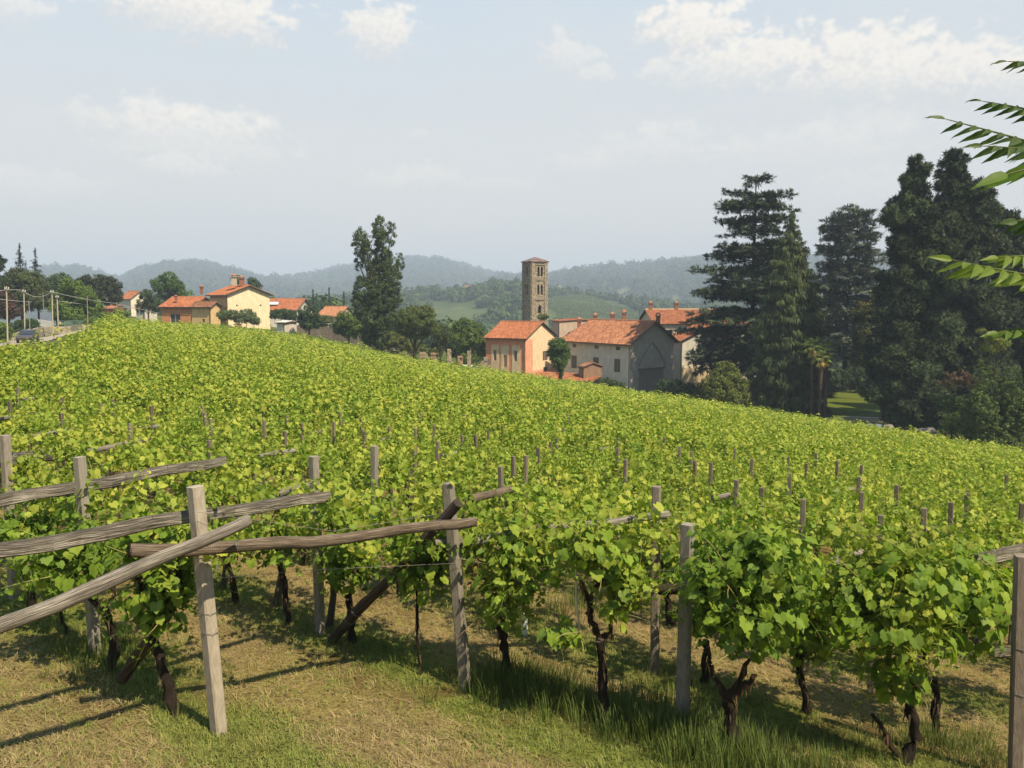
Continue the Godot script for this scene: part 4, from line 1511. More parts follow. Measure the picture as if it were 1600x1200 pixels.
func make_posts_and_beams() -> void:
	# the posts that can be told apart near the path
	var near := [
		["tall pale grey post with wire ties where three timbers cross", [345, 1147], [305, 760], 0.12, Color(0.4, 0.355, 0.29), [0.42, 0.5, 0.8]],
		["leaning grey post crossed by a round log and a slanting brace", [730, 1075], [700, 755], 0.115, Color(0.25, 0.225, 0.19), [0.86]],
		["thick grey post at the leafy corner, its foot in tall dark grass", [1065, 1142], [1075, 819], 0.12, Color(0.29, 0.26, 0.22), [0.85, 0.6]],
		["slim grey post behind the sparse vine, one pace from the thick corner post", [1023, 1055], [1026, 760], 0.1, Color(0.24, 0.21, 0.175), []],
		["brown-grey post at the frame edge with a sawn plank stub at knee height", [1588, 1222], [1597, 868], 0.12, Color(0.25, 0.205, 0.17), [0.4, 0.6]],
		["grey post bound to the long plank behind the pale front post", [150, 1022], [124, 714], 0.105, Color(0.3, 0.275, 0.235), [0.7]],
		["grey post near the frame edge behind the split logs", [22, 938], [8, 680], 0.105, Color(0.3, 0.27, 0.23), []],
		["grey post standing just behind the end of the broad plank", [501, 992], [490, 713], 0.105, Color(0.27, 0.25, 0.215), []],
		["thin bare post seen beneath the round log beside the forked vine", [588, 918], [585, 697], 0.1, Color(0.27, 0.25, 0.215), []],
	]
	for q in near:
		var b := hit(q[1][0], q[1][1])
		var t := at(q[2][0], q[2][1], -b.z)
		post(q[0], b, t, q[3], q[4], q[5])
	# posts whose tops rise from the leaves, named by what stands above them up the slope
	var bands := [[60, "the frame edge"], [200, "the roadside trees"], [420, "the cream house"], [545, "the conifer grove"], [650, "the poplar"], [745, "the ruined pillars"], [800, "the pink chapel front"], [880, "the bell tower"], [990, "the grey house eaves"], [1090, "the grey gable"], [1200, "the layered cedar"], [1290, "the dark spruce"], [1385, "the pond"], [1500, "the puffy conifers"], [1700, "the pale cypress bush"]]
	var groups := {}
	for q in POST_TOPS:
		for w in bands:
			if q[0] < w[0]:
				if not groups.has(w[1]): groups[w[1]] = []
				groups[w[1]].append(q)
				break
	var ord := ["lowest", "second lowest", "third lowest", "fourth lowest", "fifth lowest", "sixth lowest", "seventh lowest", "eighth lowest", "ninth lowest", "tenth lowest", "eleventh lowest", "twelfth lowest", "thirteenth lowest"]
	for key in groups:
		var l: Array = groups[key]
		l.sort_custom(func(a, b): return a[1] > b[1])
		for i in l.size():
			var q: Array = l[i]
			var d := raised(q[0], q[1], 2.15 if q[1] < 700 else 2.25)
			if d < 0.0:
				continue
			var t := at(q[0], q[1], d)
			rng.seed = int(q[0] * 31 + q[1])
			var b := Vector3(t.x + rng.randf_range(-0.07, 0.07), ground(t.x, t.z), t.z)
			post("weathered post top downhill of %s, %s there" % [key, ord[i]], b, t, 0.066, mixc(Color(0.13, 0.112, 0.09), Color(0.235, 0.2, 0.16), rng.randf()) if rng.randf() > 0.12 else Color(0.19, 0.14, 0.1))
	var grey := Color(0.52, 0.485, 0.43)
	var brown := Color(0.35, 0.285, 0.22)
	beam("pergola_beam", "long broad grey plank running behind the pale front post", [[-60, 873, 5.9], [305, 806, 7.45], [515, 776, 8.9]], 0.064, 0.062, 1, grey, 1)
	beam("pergola_beam", "split grey log slanting down in front of the pale post", [[-60, 1000, 5.6], [180, 905, 6.15], [390, 812, 6.9]], 0.066, 0.052, 2, grey, 2)
	beam("pergola_beam", "round peeled log with a dark sawn end lashed to two posts", [[203, 860, 6.72], [330, 856, 7.02], [480, 848, 7.5], [600, 832, 8.1], [743, 815, 8.58]], 0.06, 0.053, 0, brown, 3, Color(0.035, 0.028, 0.022))
	beam("brace_pole", "dark slanting brace pole from the ground to the leaning post", [[515, 1003, -hit(515, 1003).z], [630, 880, 8.9], [716, 786, 8.45]], 0.062, 0.055, 0, Color(0.17, 0.14, 0.115), 4)
	beam("pergola_beam", "weathered plank on the grey post behind, half hidden in leaves", [[-60, 793, 8.6], [125, 761, 9.5], [260, 735, 10.6], [352, 720, 11.6]], 0.072, 0.068, 1, grey, 5)
	beam("pergola_beam", "grey plank end by the post near the frame edge", [[-40, 728, 10.6], [12, 719, 11.2], [80, 710, 12.2]], 0.1, 0.1, 1, grey, 6)
	beam("brace_pole", "short dark strut leaning on the forked vine in the shade", [[190, 1062, 7.9], [232, 1005, 7.75], [262, 960, 7.6]], 0.06, 0.055, 0, Color(0.17, 0.13, 0.09), 7)
	beam("pergola_beam", "thin pole rising out of the leaves to the leaning post's neighbour", [[735, 780, 10.9], [800, 764, 11.5]], 0.06, 0.055, 0, brown, 8)
	beam("pergola_beam", "long thin grey pole hanging among young shoots before the slim post", [[680, 851, 8.9], [840, 829, 9.2], [1045, 804, 9.55]], 0.055, 0.05, 0, grey, 9)
	beam("pergola_beam", "dark log stub at waist height on the thick corner post", [[1031, 921, 9.0], [1095, 917, 8.75]], 0.06, 0.06, 0, Color(0.13, 0.1, 0.075), 10, Color(0.05, 0.04, 0.03))
	beam("pergola_beam", "grey pole crossing the lone post above the leafy corner", [[1290, 880, 9.7], [1375, 858, 10.2], [1402, 850, 10.4]], 0.06, 0.055, 0, grey, 11)
	beam("pergola_beam", "sawn grey plank reaching the farther post at the frame edge", [[1524, 877, 9.4], [1640, 850, 9.9]], 0.085, 0.085, 1, grey, 12)
	beam("pergola_beam", "square plank stub with a dark end at knee height on the edge post", [[1553, 1020, 8.25], [1640, 1018, 8.2]], 0.055, 0.055, 1, grey, 13)
	var small := [
		["log piece beside the high post below the conifer grove", 405, 713, 462, 704], ["grey log piece near the frame edge, uphill of the planks", 38, 683, 118, 671], ["grey log piece on the post below the roadside trees", 145, 702, 232, 687], ["short dark log end below the cream house", 216, 669, 248, 667], ["thin log piece in leaves below the cream house", 135, 706, 178, 699], ["dark timber tip near the frame edge", -10, 657, 18, 652], ["thin log piece by the post downhill of the frame edge", 20, 627, 50, 623],
		["pole piece beside the plank end, by the grey post", 424, 775, 490, 757], ["slim pole tip on the post under the layered cedar", 1113, 778, 1140, 773], ["thin pale pole below the pond", 1298, 771, 1346, 761], ["dark log tip below the puffy conifers", 1440, 829, 1468, 824], ["thin pole below the bell tower", 925, 646, 952, 644], ["grey pole piece below the grey house", 935, 702, 955, 700], ["grey log piece below the ruined pillars", 690, 713, 712, 708], ["thin pole piece below the poplar", 588, 690, 625, 684], ["slim pole below the conifer grove", 485, 678, 508, 674],
	]
	for q in small:
		var d := raised((q[1] + q[3]) * 0.5, (q[2] + q[4]) * 0.5, 1.8)
		if d > 0.0:
			beam("pergola_beam", q[0], [[q[1], q[2], d * 0.985], [q[3], q[4], d * 1.015]], 0.048, 0.045, 0, grey, int(q[1]) + 500)
	# fence wires along the front of the rows
	var wires := [["rusty training wire drooping between the leaning post and the corner post", [[705, 870, 8.7], [860, 900, 8.9], [1070, 890, 8.62]]], ["thin training wire from the corner post into the leafy vines", [[1072, 895, 8.6], [1250, 930, 8.5], [1592, 960, 8.4]]], ["thin wire from the pale front post to the leaning post", [[318, 905, 7.15], [500, 890, 7.9], [715, 880, 8.7]]], ["taut wire on the pale post above the round log", [[308, 800, 7.1], [520, 830, 7.9], [705, 800, 8.7]]]]
	for w in wires:
		var p := []
		for i in 13:
			var u := i / 12.0 * 2.0
			var k := mini(1, int(u))
			var a: Vector3 = at(w[1][k][0], w[1][k][1], w[1][k][2])
			p.append(a.lerp(at(w[1][k + 1][0], w[1][k + 1][1], w[1][k + 1][2]), u - k))
		var g := Geo.new()
		g.tube(p, range(13).map(func(_i): return 0.0022), 4, Color(0.22, 0.2, 0.18))
		var o := part("training_wire", g.mesh(), M.metal, self)
		tag(o, w[0], "wire", "wires of the pergola")

func make_vines() -> void:
	for c in [Color(0.16, 0.25, 0.03), Color(0.215, 0.31, 0.032), Color(0.13, 0.215, 0.03), Color(0.245, 0.32, 0.04), Color(0.18, 0.27, 0.05)]:
		leaf_mats.append(tinted(M.leaf, c))
	var dk := Color(0.105, 0.185, 0.028)
	var md := Color(0.19, 0.28, 0.036)
	var yl := Color(0.3, 0.33, 0.05)
	vine("stocky vine in the shade under the pale post, dense leaves to its fork", 0.0, [[275, 1117], [258, 1055], [240, 1000]], 0.055, [[[240, 1000], [225, 960], [215, 900], [230, 850]], [[240, 1000], [268, 950], [285, 880]]], [[255, 915, 52, 66, 48], [235, 850, 60, 40, 24]], 70, dk, md, 11)
	vine("kinked forked vine behind the split log, near the frame edge", 0.0, [[178, 1050], [176, 985], [160, 950], [133, 920]], 0.05, [[[160, 950], [178, 930], [175, 905]], [[133, 920], [110, 890], [100, 850]]], [[120, 860, 80, 45, 60]], 40, dk, md, 12)
	vine("dark vine trunk at the frame edge below the long plank", 0.0, [[55, 965], [47, 920], [30, 868]], 0.05, [[[30, 868], [20, 830]]], [[35, 830, 60, 40, 45]], 30, dk, md, 13)
	vine("thin young vine stem beside the kinked forked vine", 0.0, [[104, 992], [97, 960], [90, 925]], 0.02, [], [[90, 890, 40, 30, 18]], 15, dk, md, 14)
	vine("curved slim vine right behind the pale post", 0.0, [[370, 943], [362, 900], [347, 862]], 0.038, [], [[345, 835, 45, 30, 26]], 25, dk, md, 15)
	vine("crooked vine under the middle of the round log", 0.0, [[450, 976], [447, 915], [435, 872]], 0.04, [], [[430, 838, 50, 34, 30]], 30, dk, md, 16)
	vine("forked vine with a lyre shape beside the brace pole", 0.0, [[552, 1006], [547, 960], [545, 935]], 0.052, [[[545, 935], [522, 905], [515, 870]], [[545, 935], [553, 900], [540, 865]]], [[545, 870, 45, 48, 46]], 45, dk, md, 17)
	vine("whip-thin vine stem rising to the crossing of log and brace", 0.0, [[658, 1055], [652, 990], [650, 915]], 0.02, [], [[660, 875, 52, 55, 52]], 50, dk, md, 18)
	vine("shaggy vine in tall grass between leaning post and sparse vine", 0.0, [[790, 1072], [788, 1020], [783, 985]], 0.055, [[[783, 985], [765, 970], [760, 930]], [[783, 985], [787, 940], [800, 890]]], [[790, 885, 66, 92, 80], [850, 850, 60, 55, 36]], 90, md, yl, 19)
	vine("tall sparse vine with a thick head and pale bare canes", 0.0, [[945, 1140], [942, 1080], [937, 1000]], 0.062, [[[937, 1000], [925, 970], [912, 920], [905, 905]], [[937, 1000], [955, 985], [958, 930]], [[920, 960], [925, 920], [965, 882]]], [[925, 850, 75, 50, 40], [970, 915, 40, 65, 26], [875, 985, 30, 12, 3]], 60, md, yl, 20)
	vine("broad leafy vine with a Y-shaped trunk next to the corner post", 0.0, [[1146, 1186], [1143, 1130], [1136, 1092]], 0.068, [[[1136, 1092], [1115, 1055], [1106, 1010]], [[1136, 1092], [1150, 1070], [1172, 1030]], [[1140, 1090], [1165, 1070], [1182, 1055]]], [[1165, 928, 85, 90, 120], [1190, 865, 80, 55, 50], [1110, 900, 40, 50, 20]], 200, dk, md, 21)
	vine("dark vine trunk leaning behind the broad leafy vine", 0.0, [[1263, 1116], [1255, 1070], [1247, 1035]], 0.05, [[[1247, 1035], [1240, 1000], [1235, 950]], [[1247, 1035], [1262, 1010], [1255, 960]]], [[1255, 955, 60, 75, 70]], 50, dk, md, 22)
	vine("largest leafy vine with a crooked forked trunk near the frame corner", 0.0, [[1412, 1196], [1430, 1150], [1422, 1100]], 0.06, [[[1412, 1196], [1385, 1150], [1362, 1115]], [[1422, 1100], [1420, 1050], [1400, 990]], [[1422, 1100], [1440, 1040], [1450, 980]]], [[1385, 952, 100, 88, 120], [1330, 930, 60, 60, 40], [1420, 880, 90, 50, 45], [1400, 1050, 38, 36, 12]], 210, md, yl, 23)
	vine("straight dark vine trunk just behind the largest leafy vine", 0.0, [[1462, 1150], [1463, 1100], [1460, 1060]], 0.045, [], [[1495, 935, 72, 82, 75]], 100, dk, md, 24)
	vine("slender vine trunk in shade between corner post and broad vine", 0.0, [[1101, 1070], [1100, 1030], [1104, 1000]], 0.045, [], [[1110, 960, 30, 40, 20]], 15, dk, md, 25)
	vine("gnarled vine trunk behind the log stub of the corner post", 0.0, [[1048, 978], [1044, 945], [1038, 915]], 0.06, [[[1038, 915], [1030, 885], [1020, 860]]], [[1035, 880, 40, 32, 22]], 12, dk, md, 26)
	vine("shaded vine trunk far under the canopy behind the brace pole", 0.0, [[626, 932], [622, 890], [618, 850]], 0.05, [], [[620, 835, 35, 28, 16]], 0, dk, md, 27)
	vine("shaded vine trunk behind the round log, beside the grey post", 0.0, [[476, 884], [474, 865], [470, 845]], 0.05, [], [[470, 835, 35, 22, 14]], 0, dk, md, 28)
	vine("shaded crooked vine trunk just past the leaning post", 0.0, [[733, 905], [737, 880], [725, 850]], 0.05, [[[737, 880], [750, 885], [742, 850]]], [[735, 835, 40, 28, 20]], 0, dk, md, 29)
	# pale dry canes and the planting tube
	var b := hit(820, 994)
	var g := Geo.new()
	var d := -b.z
	var top := at(819, 955, d)
	g.tube([b - Vector3(0, 0.05, 0), b.lerp(top, 0.5), top], [0.042, 0.042, 0.04], 12, Color(0.7, 0.72, 0.66))
	var t := thing("vine_guard", "white plastic planting tube standing in grass behind the shaggy vine", "planting tube", b)
	part("tube", g.mesh(b), M.plain, t)
	var lg := Geo.new()
	for i in 5:
		var o := rdir()
		leaf_into(lg, Transform3D(rot((o + Vector3.UP).normalized(), i * 1.3), top + o * 0.05), 0.1, Color(0.12, 0.18, 0.04), 2)
	part("young_leaf", lg.mesh(b), M.leaf, t, "stuff")
	for q in [[[[985, 985], [905, 975], [900, 935], [901, 890], [915, 868]], "pale dead cane arching beside the sparse vine"], [[[920, 975], [935, 930], [966, 880]], "pale straight cane leaning in the sparse vine"], [[[912, 868], [925, 864], [942, 865]], "short bleached cane lying on the training wire"]]:
		var cg := Geo.new()
		var pts := []
		var dd := 8.15
		for w in q[0]:
			pts.append(at(w[0], w[1], dd))
		if q[0].size() == 5:
			pts[0] = at(903, 1000, dd)
		cg.tube(pts, pts.map(func(_p): return 0.011), 6, Color(0.5, 0.44, 0.36), 1.0, 0.1, 3)
		tag(part("dry_cane", cg.mesh(), M.straw, self), q[1], "cane", "dry canes on the sparse vine")

func make_grass() -> void:
	rng.seed = 808
	var xf := [[], [], []]
	var cc := [[], [], []]
	var xc := [[], [], []]
	var ccut := [[], [], []]
	var tries := 0
	for i in 46000:
		var d := 5.6 + 13.0 * pow(rng.randf(), 1.5)
		var x := rng.randf_range(-0.72, 0.72) * d
		var z := -d
		var q := Vector2(x, d) - ROW0
		var a := q.dot(RU) / 2.5
		var off := absf(a - roundf(a)) * 2.5
		var n1 := nz.get_noise_2d(x * 22.0, z * 22.0)
		var n2 := nz.get_noise_2d(x * 5.0 + 90.0, z * 5.0)
		var green := smoothstep(0.75, 0.25, off + n1 * 0.5) * 0.75 + n2 * 0.6 + n1 * 0.3
		var p := Vector3(x, ground(x, z), z)
		var k := rng.randi() % 3
		var s := rng.randf_range(0.7, 1.4)
		if n2 + n1 * 0.6 > 0.22 and rng.randf() < 0.6:
			continue
		if rng.randf() < green * 0.9 + 0.27:
			xf[k].append(Transform3D(Basis(Vector3.UP, rng.randf() * TAU).scaled(Vector3(s, s * rng.randf_range(0.6, 1.3), s)), p))
			cc[k].append(mixc(Color(0.14, 0.18, 0.036), Color(0.23, 0.205, 0.07), rng.randf() * 1.1 - green * 0.3))
		else:
			s *= 0.68
			xc[k].append(Transform3D(Basis(Vector3.UP, rng.randf() * TAU).scaled(Vector3(s, s, s)), p))
			ccut[k].append(mixc(Color(0.4, 0.31, 0.15), Color(0.14, 0.1, 0.045), pow(rng.randf(), 0.9)))
	var h := Node3D.new()
	h.name = "mown_grass"
	tag(h, "short mown grass in green strips between the vine rows", "grass", "", "stuff")
	add_child(h, true)
	var hc := Node3D.new()
	hc.name = "cut_grass"
	tag(hc, "dry straw-coloured cut grass lying between the rows", "dry grass", "", "stuff")
	add_child(hc, true)
	for k in 3:
		scatter("blades", G.turf[k], M.straw, xf[k], cc[k], h)
		scatter("clippings", G.cut[k], M.straw, xc[k], ccut[k], hc)
	var tall := [[], [], []]
	var tc := [[], [], []]
	var lines := [[[745, 1075], [830, 1085], 0.22, 90, 1.0], [[800, 1075], [940, 1125], 0.25, 130, 0.95], [[960, 1125], [1130, 1180], 0.3, 230, 0.95], [[1090, 1190], [1260, 1215], 0.3, 170, 0.9], [[1250, 1175], [1420, 1195], 0.3, 100, 0.5], [[1430, 1165], [1570, 1190], 0.3, 120, 0.6], [[140, 1010], [185, 1050], 0.3, 60, 0.7], [[300, 1150], [420, 1200], 0.3, 0, 0.5], [[860, 960], [935, 945], 0.3, 50, 0.7], [[1060, 1100], [1000, 1060], 0.3, 30, 0.6], [[550, 1010], [620, 1035], 0.3, 40, 0.5], [[250, 1060], [330, 1060], 0.3, 40, 0.4]]
	for l in lines:
		var a := hit(l[0][0], l[0][1])
		var b := hit(l[1][0], l[1][1])
		for i in int(l[3]):
			var p := a.lerp(b, rng.randf()) + Vector3(rng.randfn() * l[2], 0, rng.randfn() * l[2])
			p.y = ground(p.x, p.z)
			var k := rng.randi() % 3
			var s: float = l[4] * rng.randf_range(0.6, 1.15)
			tall[k].append(Transform3D(Basis(Vector3.UP, rng.randf() * TAU).scaled(Vector3(s, s, s)), p))
			tc[k].append(mixc(Color(0.07, 0.115, 0.022), Color(0.14, 0.17, 0.04), rng.randf()))
	# a sprinkling of weeds by the posts and trunks
	for i in 260:
		var d := rng.randf_range(6.4, 17.0)
		var x := rng.randf_range(-0.66, 0.66) * d
		var q := Vector2(x, d) - ROW0
		var a := q.dot(RU) / 2.5
		x -= (a - roundf(a)) * 2.5 * RU.x * 0.8
		d -= (a - roundf(a)) * 2.5 * RU.y * 0.8
		var k := rng.randi() % 3
		var s := rng.randf_range(0.25, 0.6)
		tall[k].append(Transform3D(Basis(Vector3.UP, rng.randf() * TAU).scaled(Vector3(s, s, s)), Vector3(x, ground(x, -d), -d)))
		tc[k].append(mixc(Color(0.08, 0.13, 0.025), Color(0.17, 0.18, 0.05), rng.randf()))
	var ht := Node3D.new()
	ht.name = "tall_grass"
	tag(ht, "tall dark green grass around the feet of the front vines", "grass", "", "stuff")
	add_child(ht, true)
	for k in 3:
		scatter("tufts", G.tall[k], M.crown, tall[k], tc[k], ht)

# ---------------------------------------------------------------- the village
func make_church() -> void:
	# chapel with pink and cream walls
	var pink := Color(0.66, 0.29, 0.17)
	var cream := Color(0.72, 0.57, 0.39)
	var rose := Color(0.7, 0.34, 0.23)
	var tn := deg_to_rad(28.0)
	var q := house("chapel", "pink and cream chapel with a red tiled roof below the bell tower", "chapel", 821, 529, 128.0, tn, 7.1, 11.0, 2.3, 0.45, pink, cream, [[1.47, 3.9, 2.03, 5.6], [3.24, 2.9, 3.90, 4.9], [5.16, 3.9, 5.68, 5.6]], [[6.25, 3.6, 8.18, 5.2], [6.40, 0.4, 8.18, 2.6]], 0.0, Color(0.35, 0.125, 0.062), Color(0.44, 0.185, 0.095))
	var wh := q.wh
	for w in [[0.88, 2.37], [2.95, 4.35], [4.72, 6.12]]:
		var s0: float = w[0]
		var s1: float = w[1]
		var side := 2.75
		for pq in [[s0, 0.0, s1, wh - 1.35]]:
			# cream panels framed around their openings
			var hole := [1.47, 3.9, 2.03, 5.6] if s0 < 1.8 else ([3.24, 2.9, 3.90, 4.9] if s0 < 4.0 else [5.16, 3.9, 5.68, 5.6])
			slab_on(q, 0, [s0, 0.0, hole[0], wh - 1.35], 0.03, cream, "painted_panel")
			slab_on(q, 0, [hole[2], 0.0, s1, wh - 1.35], 0.03, cream, "painted_panel")
			slab_on(q, 0, [hole[0], 0.0, hole[2], hole[1]], 0.03, cream, "painted_panel")
			slab_on(q, 0, [hole[0], hole[3], hole[2], wh - 1.35], 0.03, cream, "painted_panel")
			for i in 4:
				slab_on(q, 0, [lerpf(s0, s1, (i + 0.15) / 4.0), wh - 1.34, lerpf(s0, s1, (i + 0.75) / 4.0), wh - 1.05], 0.03, cream, "painted_arch")
	slab_on(q, 0, [6.35, 0.0, 7.07, wh * 0.55], 0.03, Color(0.3, 0.27, 0.25), "grey_patch", "grey patch at the corner")  # lower far end of the eave wall set in darker grey
	slab_on(q, 1, [0.02, 0.0, 2.5, wh - 0.2], 0.028, rose, "painted_band")
	slab_on(q, 1, [9.5, 2.2, 10.97, wh - 0.3], 0.028, pink, "painted_band")
	slab_on(q, 1, [2.5, 0.0, 6.32, 2.3], 0.026, rose, "painted_band")
	slab_on(q, 1, [8.25, 0.0, 10.97, 2.2], 0.026, rose, "painted_band")
	window(q, 0, [1.47, 3.9, 2.03, 5.6], "window", Color(0.05, 0.045, 0.04))
	window(q, 0, [3.24, 2.9, 3.90, 4.9], "door", Color(0.4, 0.24, 0.13))
	window(q, 0, [5.16, 3.9, 5.68, 5.6], "window", Color(0.05, 0.045, 0.04))
	window(q, 1, [6.25, 3.6, 8.18, 5.2], "window", Color(0.06, 0.055, 0.05), Color(0.5, 0.33, 0.25))
	window(q, 1, [6.40, 0.4, 8.18, 2.6], "door", Color(0.1, 0.07, 0.06), Color(0.42, 0.22, 0.16))
	# bell tower
	rng.seed = 5
	var c := at(830.5, 408, 165.0)
	var turn := deg_to_rad(62.0)
	var dl := Vector3(-cos(turn), 0, -sin(turn))
	var dr := Vector3(sin(turn), 0, -cos(turn))
	var o := Vector3(c.x, ground(c.x, c.z) - 0.5, c.z)
	var h := c.y - o.y
	var w := 3.7
	var t := thing("bell_tower", "square stone bell tower with paired arched openings and a tiled cap", "bell tower", o)
	var stone := Color(0.52, 0.44, 0.34)
	var g := Geo.new()
	var py := func(p: float) -> float: return at(840, p, 164.0).y - o.y
	var holes := []
	for lv in [[416.0, 431.0, 2], [444.5, 460.0, 2], [477.0, 489.5, 1]]:
		var y1: float = py.call(lv[0])
		var y0: float = py.call(lv[1])
		var xs := [[1.35, 1.85], [2.1, 2.6]] if lv[2] == 2 else [[1.5, 2.3]]
		for x in xs:
			var cw: float = x[1] - x[0]
			holes.append([x[0], y0, x[1], y1 - cw * 0.5])
			holes.append([x[0] + cw * 0.12, y1 - cw * 0.5, x[1] - cw * 0.12, y1 - cw * 0.2])
			holes.append([x[0] + cw * 0.28, y1 - cw * 0.2, x[1] - cw * 0.28, y1])
	var holes_l := []
	for lv in [[416.0, 432.0], [444.5, 460.0]]:
		holes_l.append([1.4, py.call(lv[1]), 1.8, py.call(lv[0])])
		holes_l.append([2.05, py.call(lv[1]), 2.45, py.call(lv[0])])
	wall_face(g, o, dr, -dl, w, h, holes, stone, 0.6)
	wall_face(g, o, dl, -dr, w, h, holes_l, stone, 0.6)
	wall_face(g, o + dr * w, dl, dr, w, h, [], stone, 0.5)
	wall_face(g, o + dl * w, dr, dl, w, h, [], stone, 0.5)
	part("wall", g.mesh(o), M.stone, t)
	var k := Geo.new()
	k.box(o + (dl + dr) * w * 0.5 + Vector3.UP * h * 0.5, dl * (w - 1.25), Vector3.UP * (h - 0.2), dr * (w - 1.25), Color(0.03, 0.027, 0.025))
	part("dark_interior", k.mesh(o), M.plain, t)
	var pg := Geo.new()
	for side in 2:
		var x := dr if side == 0 else dl
		var n := -dl if side == 0 else -dr
		for e in ([[0.0, 0.75], [2.95, 3.7]] if side == 0 else [[0.02, 0.7], [3.0, 3.7]]):
			pg.box(o + x * (e[0] + e[1]) * 0.5 + Vector3.UP * h * 0.5 + n * 0.07, x * (e[1] - e[0]), Vector3.UP * (h - 0.4), n * 0.14, stone)
		for yy in [412.5, 437.0, 468.0]:
			pg.box(o + x * w * 0.5 + Vector3.UP * (py.call(yy) as float) + n * 0.065, x * 2.2, Vector3.UP * 0.3, n * 0.13, stone)
	part("pilaster", pg.mesh(o), M.stone, t, "stuff")
	for lv in [[416.0, 431.0], [444.5, 460.0]]:
		var cg := Geo.new()
		var b := o + dr * 1.975 + dl * 0.25 + Vector3.UP * (py.call(lv[1]) as float)
		cg.tube([b, b + Vector3.UP * ((py.call(lv[0]) as float) - (py.call(lv[1]) as float) - 0.3)], [0.09, 0.09], 8, Color(0.5, 0.46, 0.4))
		part("column", cg.mesh(o), M.plain, t)
	var rg := Geo.new()
	var ov := 0.28
	var mid := o + (dl + dr) * w * 0.5
	var top := mid + Vector3.UP * (h + 0.95)
	var cs := [mid - (dl + dr) * (w * 0.5 + ov), mid + (dr - dl) * (w * 0.5 + ov), mid + (dl + dr) * (w * 0.5 + ov), mid + (dl - dr) * (w * 0.5 + ov)]
	for i in 4:
		var a: Vector3 = cs[i] + Vector3.UP * (h + 0.02)
		var b: Vector3 = cs[(i + 1) % 4] + Vector3.UP * (h + 0.02)
		for j in 9:
			for m in 12:
				var v0 := j / 9.0
				var v1 := (j + 1) / 9.0
				var l0 := a.lerp(b, m / 12.0)
				var l1 := a.lerp(b, (m + 1) / 12.0)
				var up := Vector3.UP * 0.05
				rg.quad(l0.lerp(top, v0) + up, l1.lerp(top, v0) + up, l1.lerp(top, v1), l0.lerp(top, v1), mixc(Color(0.24, 0.1, 0.055), Color(0.38, 0.18, 0.1), rng.randf()) * rng.randf_range(0.7, 1.2))
		rg.quad(a, b, b - Vector3.UP * 0.16, a - Vector3.UP * 0.16, Color(0.2, 0.14, 0.1))
	rg.quad(cs[0] + Vector3.UP * (h - 0.14), cs[1] + Vector3.UP * (h - 0.14), cs[2] + Vector3.UP * (h - 0.14), cs[3] + Vector3.UP * (h - 0.14), Color(0.15, 0.1, 0.08))
	part("roof", rg.mesh(o), M.tile, t)
	bush("climbing_plant", "green climber growing at the tower foot above the chapel ridge", "climber", "", 150.0, [[848, 495, 9, 5]], Color(0.06, 0.1, 0.02), Color(0.16, 0.17, 0.05), 0.5)
	# plastered block between chapel and grey house
	var b2 := house("side_building", "flat pinkish block with a tile coping between chapel and grey house", "building", 874, 503, 139.0, deg_to_rad(78), 5.0, 7.2, 0.25, 0.15, Color(0.5, 0.4, 0.33), Color(0.5, 0.4, 0.33), [], [[1.0, 1.0, 1.9, 2.4]], 0.0, Color(0.3, 0.1, 0.06), Color(0.4, 0.15, 0.08))
	window(b2, 1, [1.0, 1.0, 1.9, 2.4], "window", Color(0.05, 0.045, 0.04))
	house("porch", "low dark lean-to with a tiled top in front of the grey house wall", "lean-to", 912, 574, 119.5, deg_to_rad(60), 1.2, 3.2, 0.5, 0.2, Color(0.26, 0.17, 0.12), Color(0.26, 0.17, 0.12), [], [], 0.0, Color(0.22, 0.12, 0.08), Color(0.3, 0.16, 0.1))
	# low red roof over the yard
	rng.seed = 66
	var rp := at(826, 592, 121.0)
	var rt := thing("yard_roof", "low red tiled roof over the yard beside the chapel door", "roof", Vector3(rp.x, ground(rp.x, rp.z), rp.z))
	var rg2 := Geo.new()
	var ra := at(826, 593, 118.0)
	var rb := at(930, 597, 118.0)
	var rc := at(875, 580, 125.0)
	tiled(rg2, ra, rb - ra, Vector3(1.5, 0.75, -4.2), Color(0.35, 0.13, 0.068), Color(0.45, 0.2, 0.11))
	part("roof_tiles", rg2.mesh(rt.position), M.tile, rt)
	var wg := Geo.new()
	for u in [0.02, 0.5, 0.98]:
		var pp := ra.lerp(rb, u)
		wg.box(Vector3(pp.x, pp.y - 1.2, pp.z - 0.3), Vector3(0.3, 0, 0), Vector3(0, 2.3, 0), Vector3(0, 0, 0.3), Color(0.36, 0.28, 0.22))
	part("pillar", wg.mesh(rt.position), M.plaster, rt, "stuff")
	# grey house
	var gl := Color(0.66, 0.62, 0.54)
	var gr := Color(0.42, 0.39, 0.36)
	var hl := []
	for x in [2.0, 6.6, 11.6]:
		hl.append([x, 3.3, x + 1.3, 5.3])
		hl.append([x + 0.1, 6.6, x + 1.0, 7.2])
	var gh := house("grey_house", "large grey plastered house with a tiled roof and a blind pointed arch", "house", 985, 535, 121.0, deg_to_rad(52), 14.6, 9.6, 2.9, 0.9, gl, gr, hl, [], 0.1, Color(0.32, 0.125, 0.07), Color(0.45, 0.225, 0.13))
	for x in [2.0, 6.6, 11.6]:
		window(gh, 0, [x, 3.3, x + 1.3, 5.3], "shutter", Color(0.17, 0.155, 0.12))
		window(gh, 0, [x + 0.1, 6.6, x + 1.0, 7.2], "vent", Color(0.05, 0.045, 0.04), Color(0.3, 0.27, 0.23))
	# the pointed arch in relief, and the darker closed gateway below it
	var ag := Geo.new()
	var n := 14
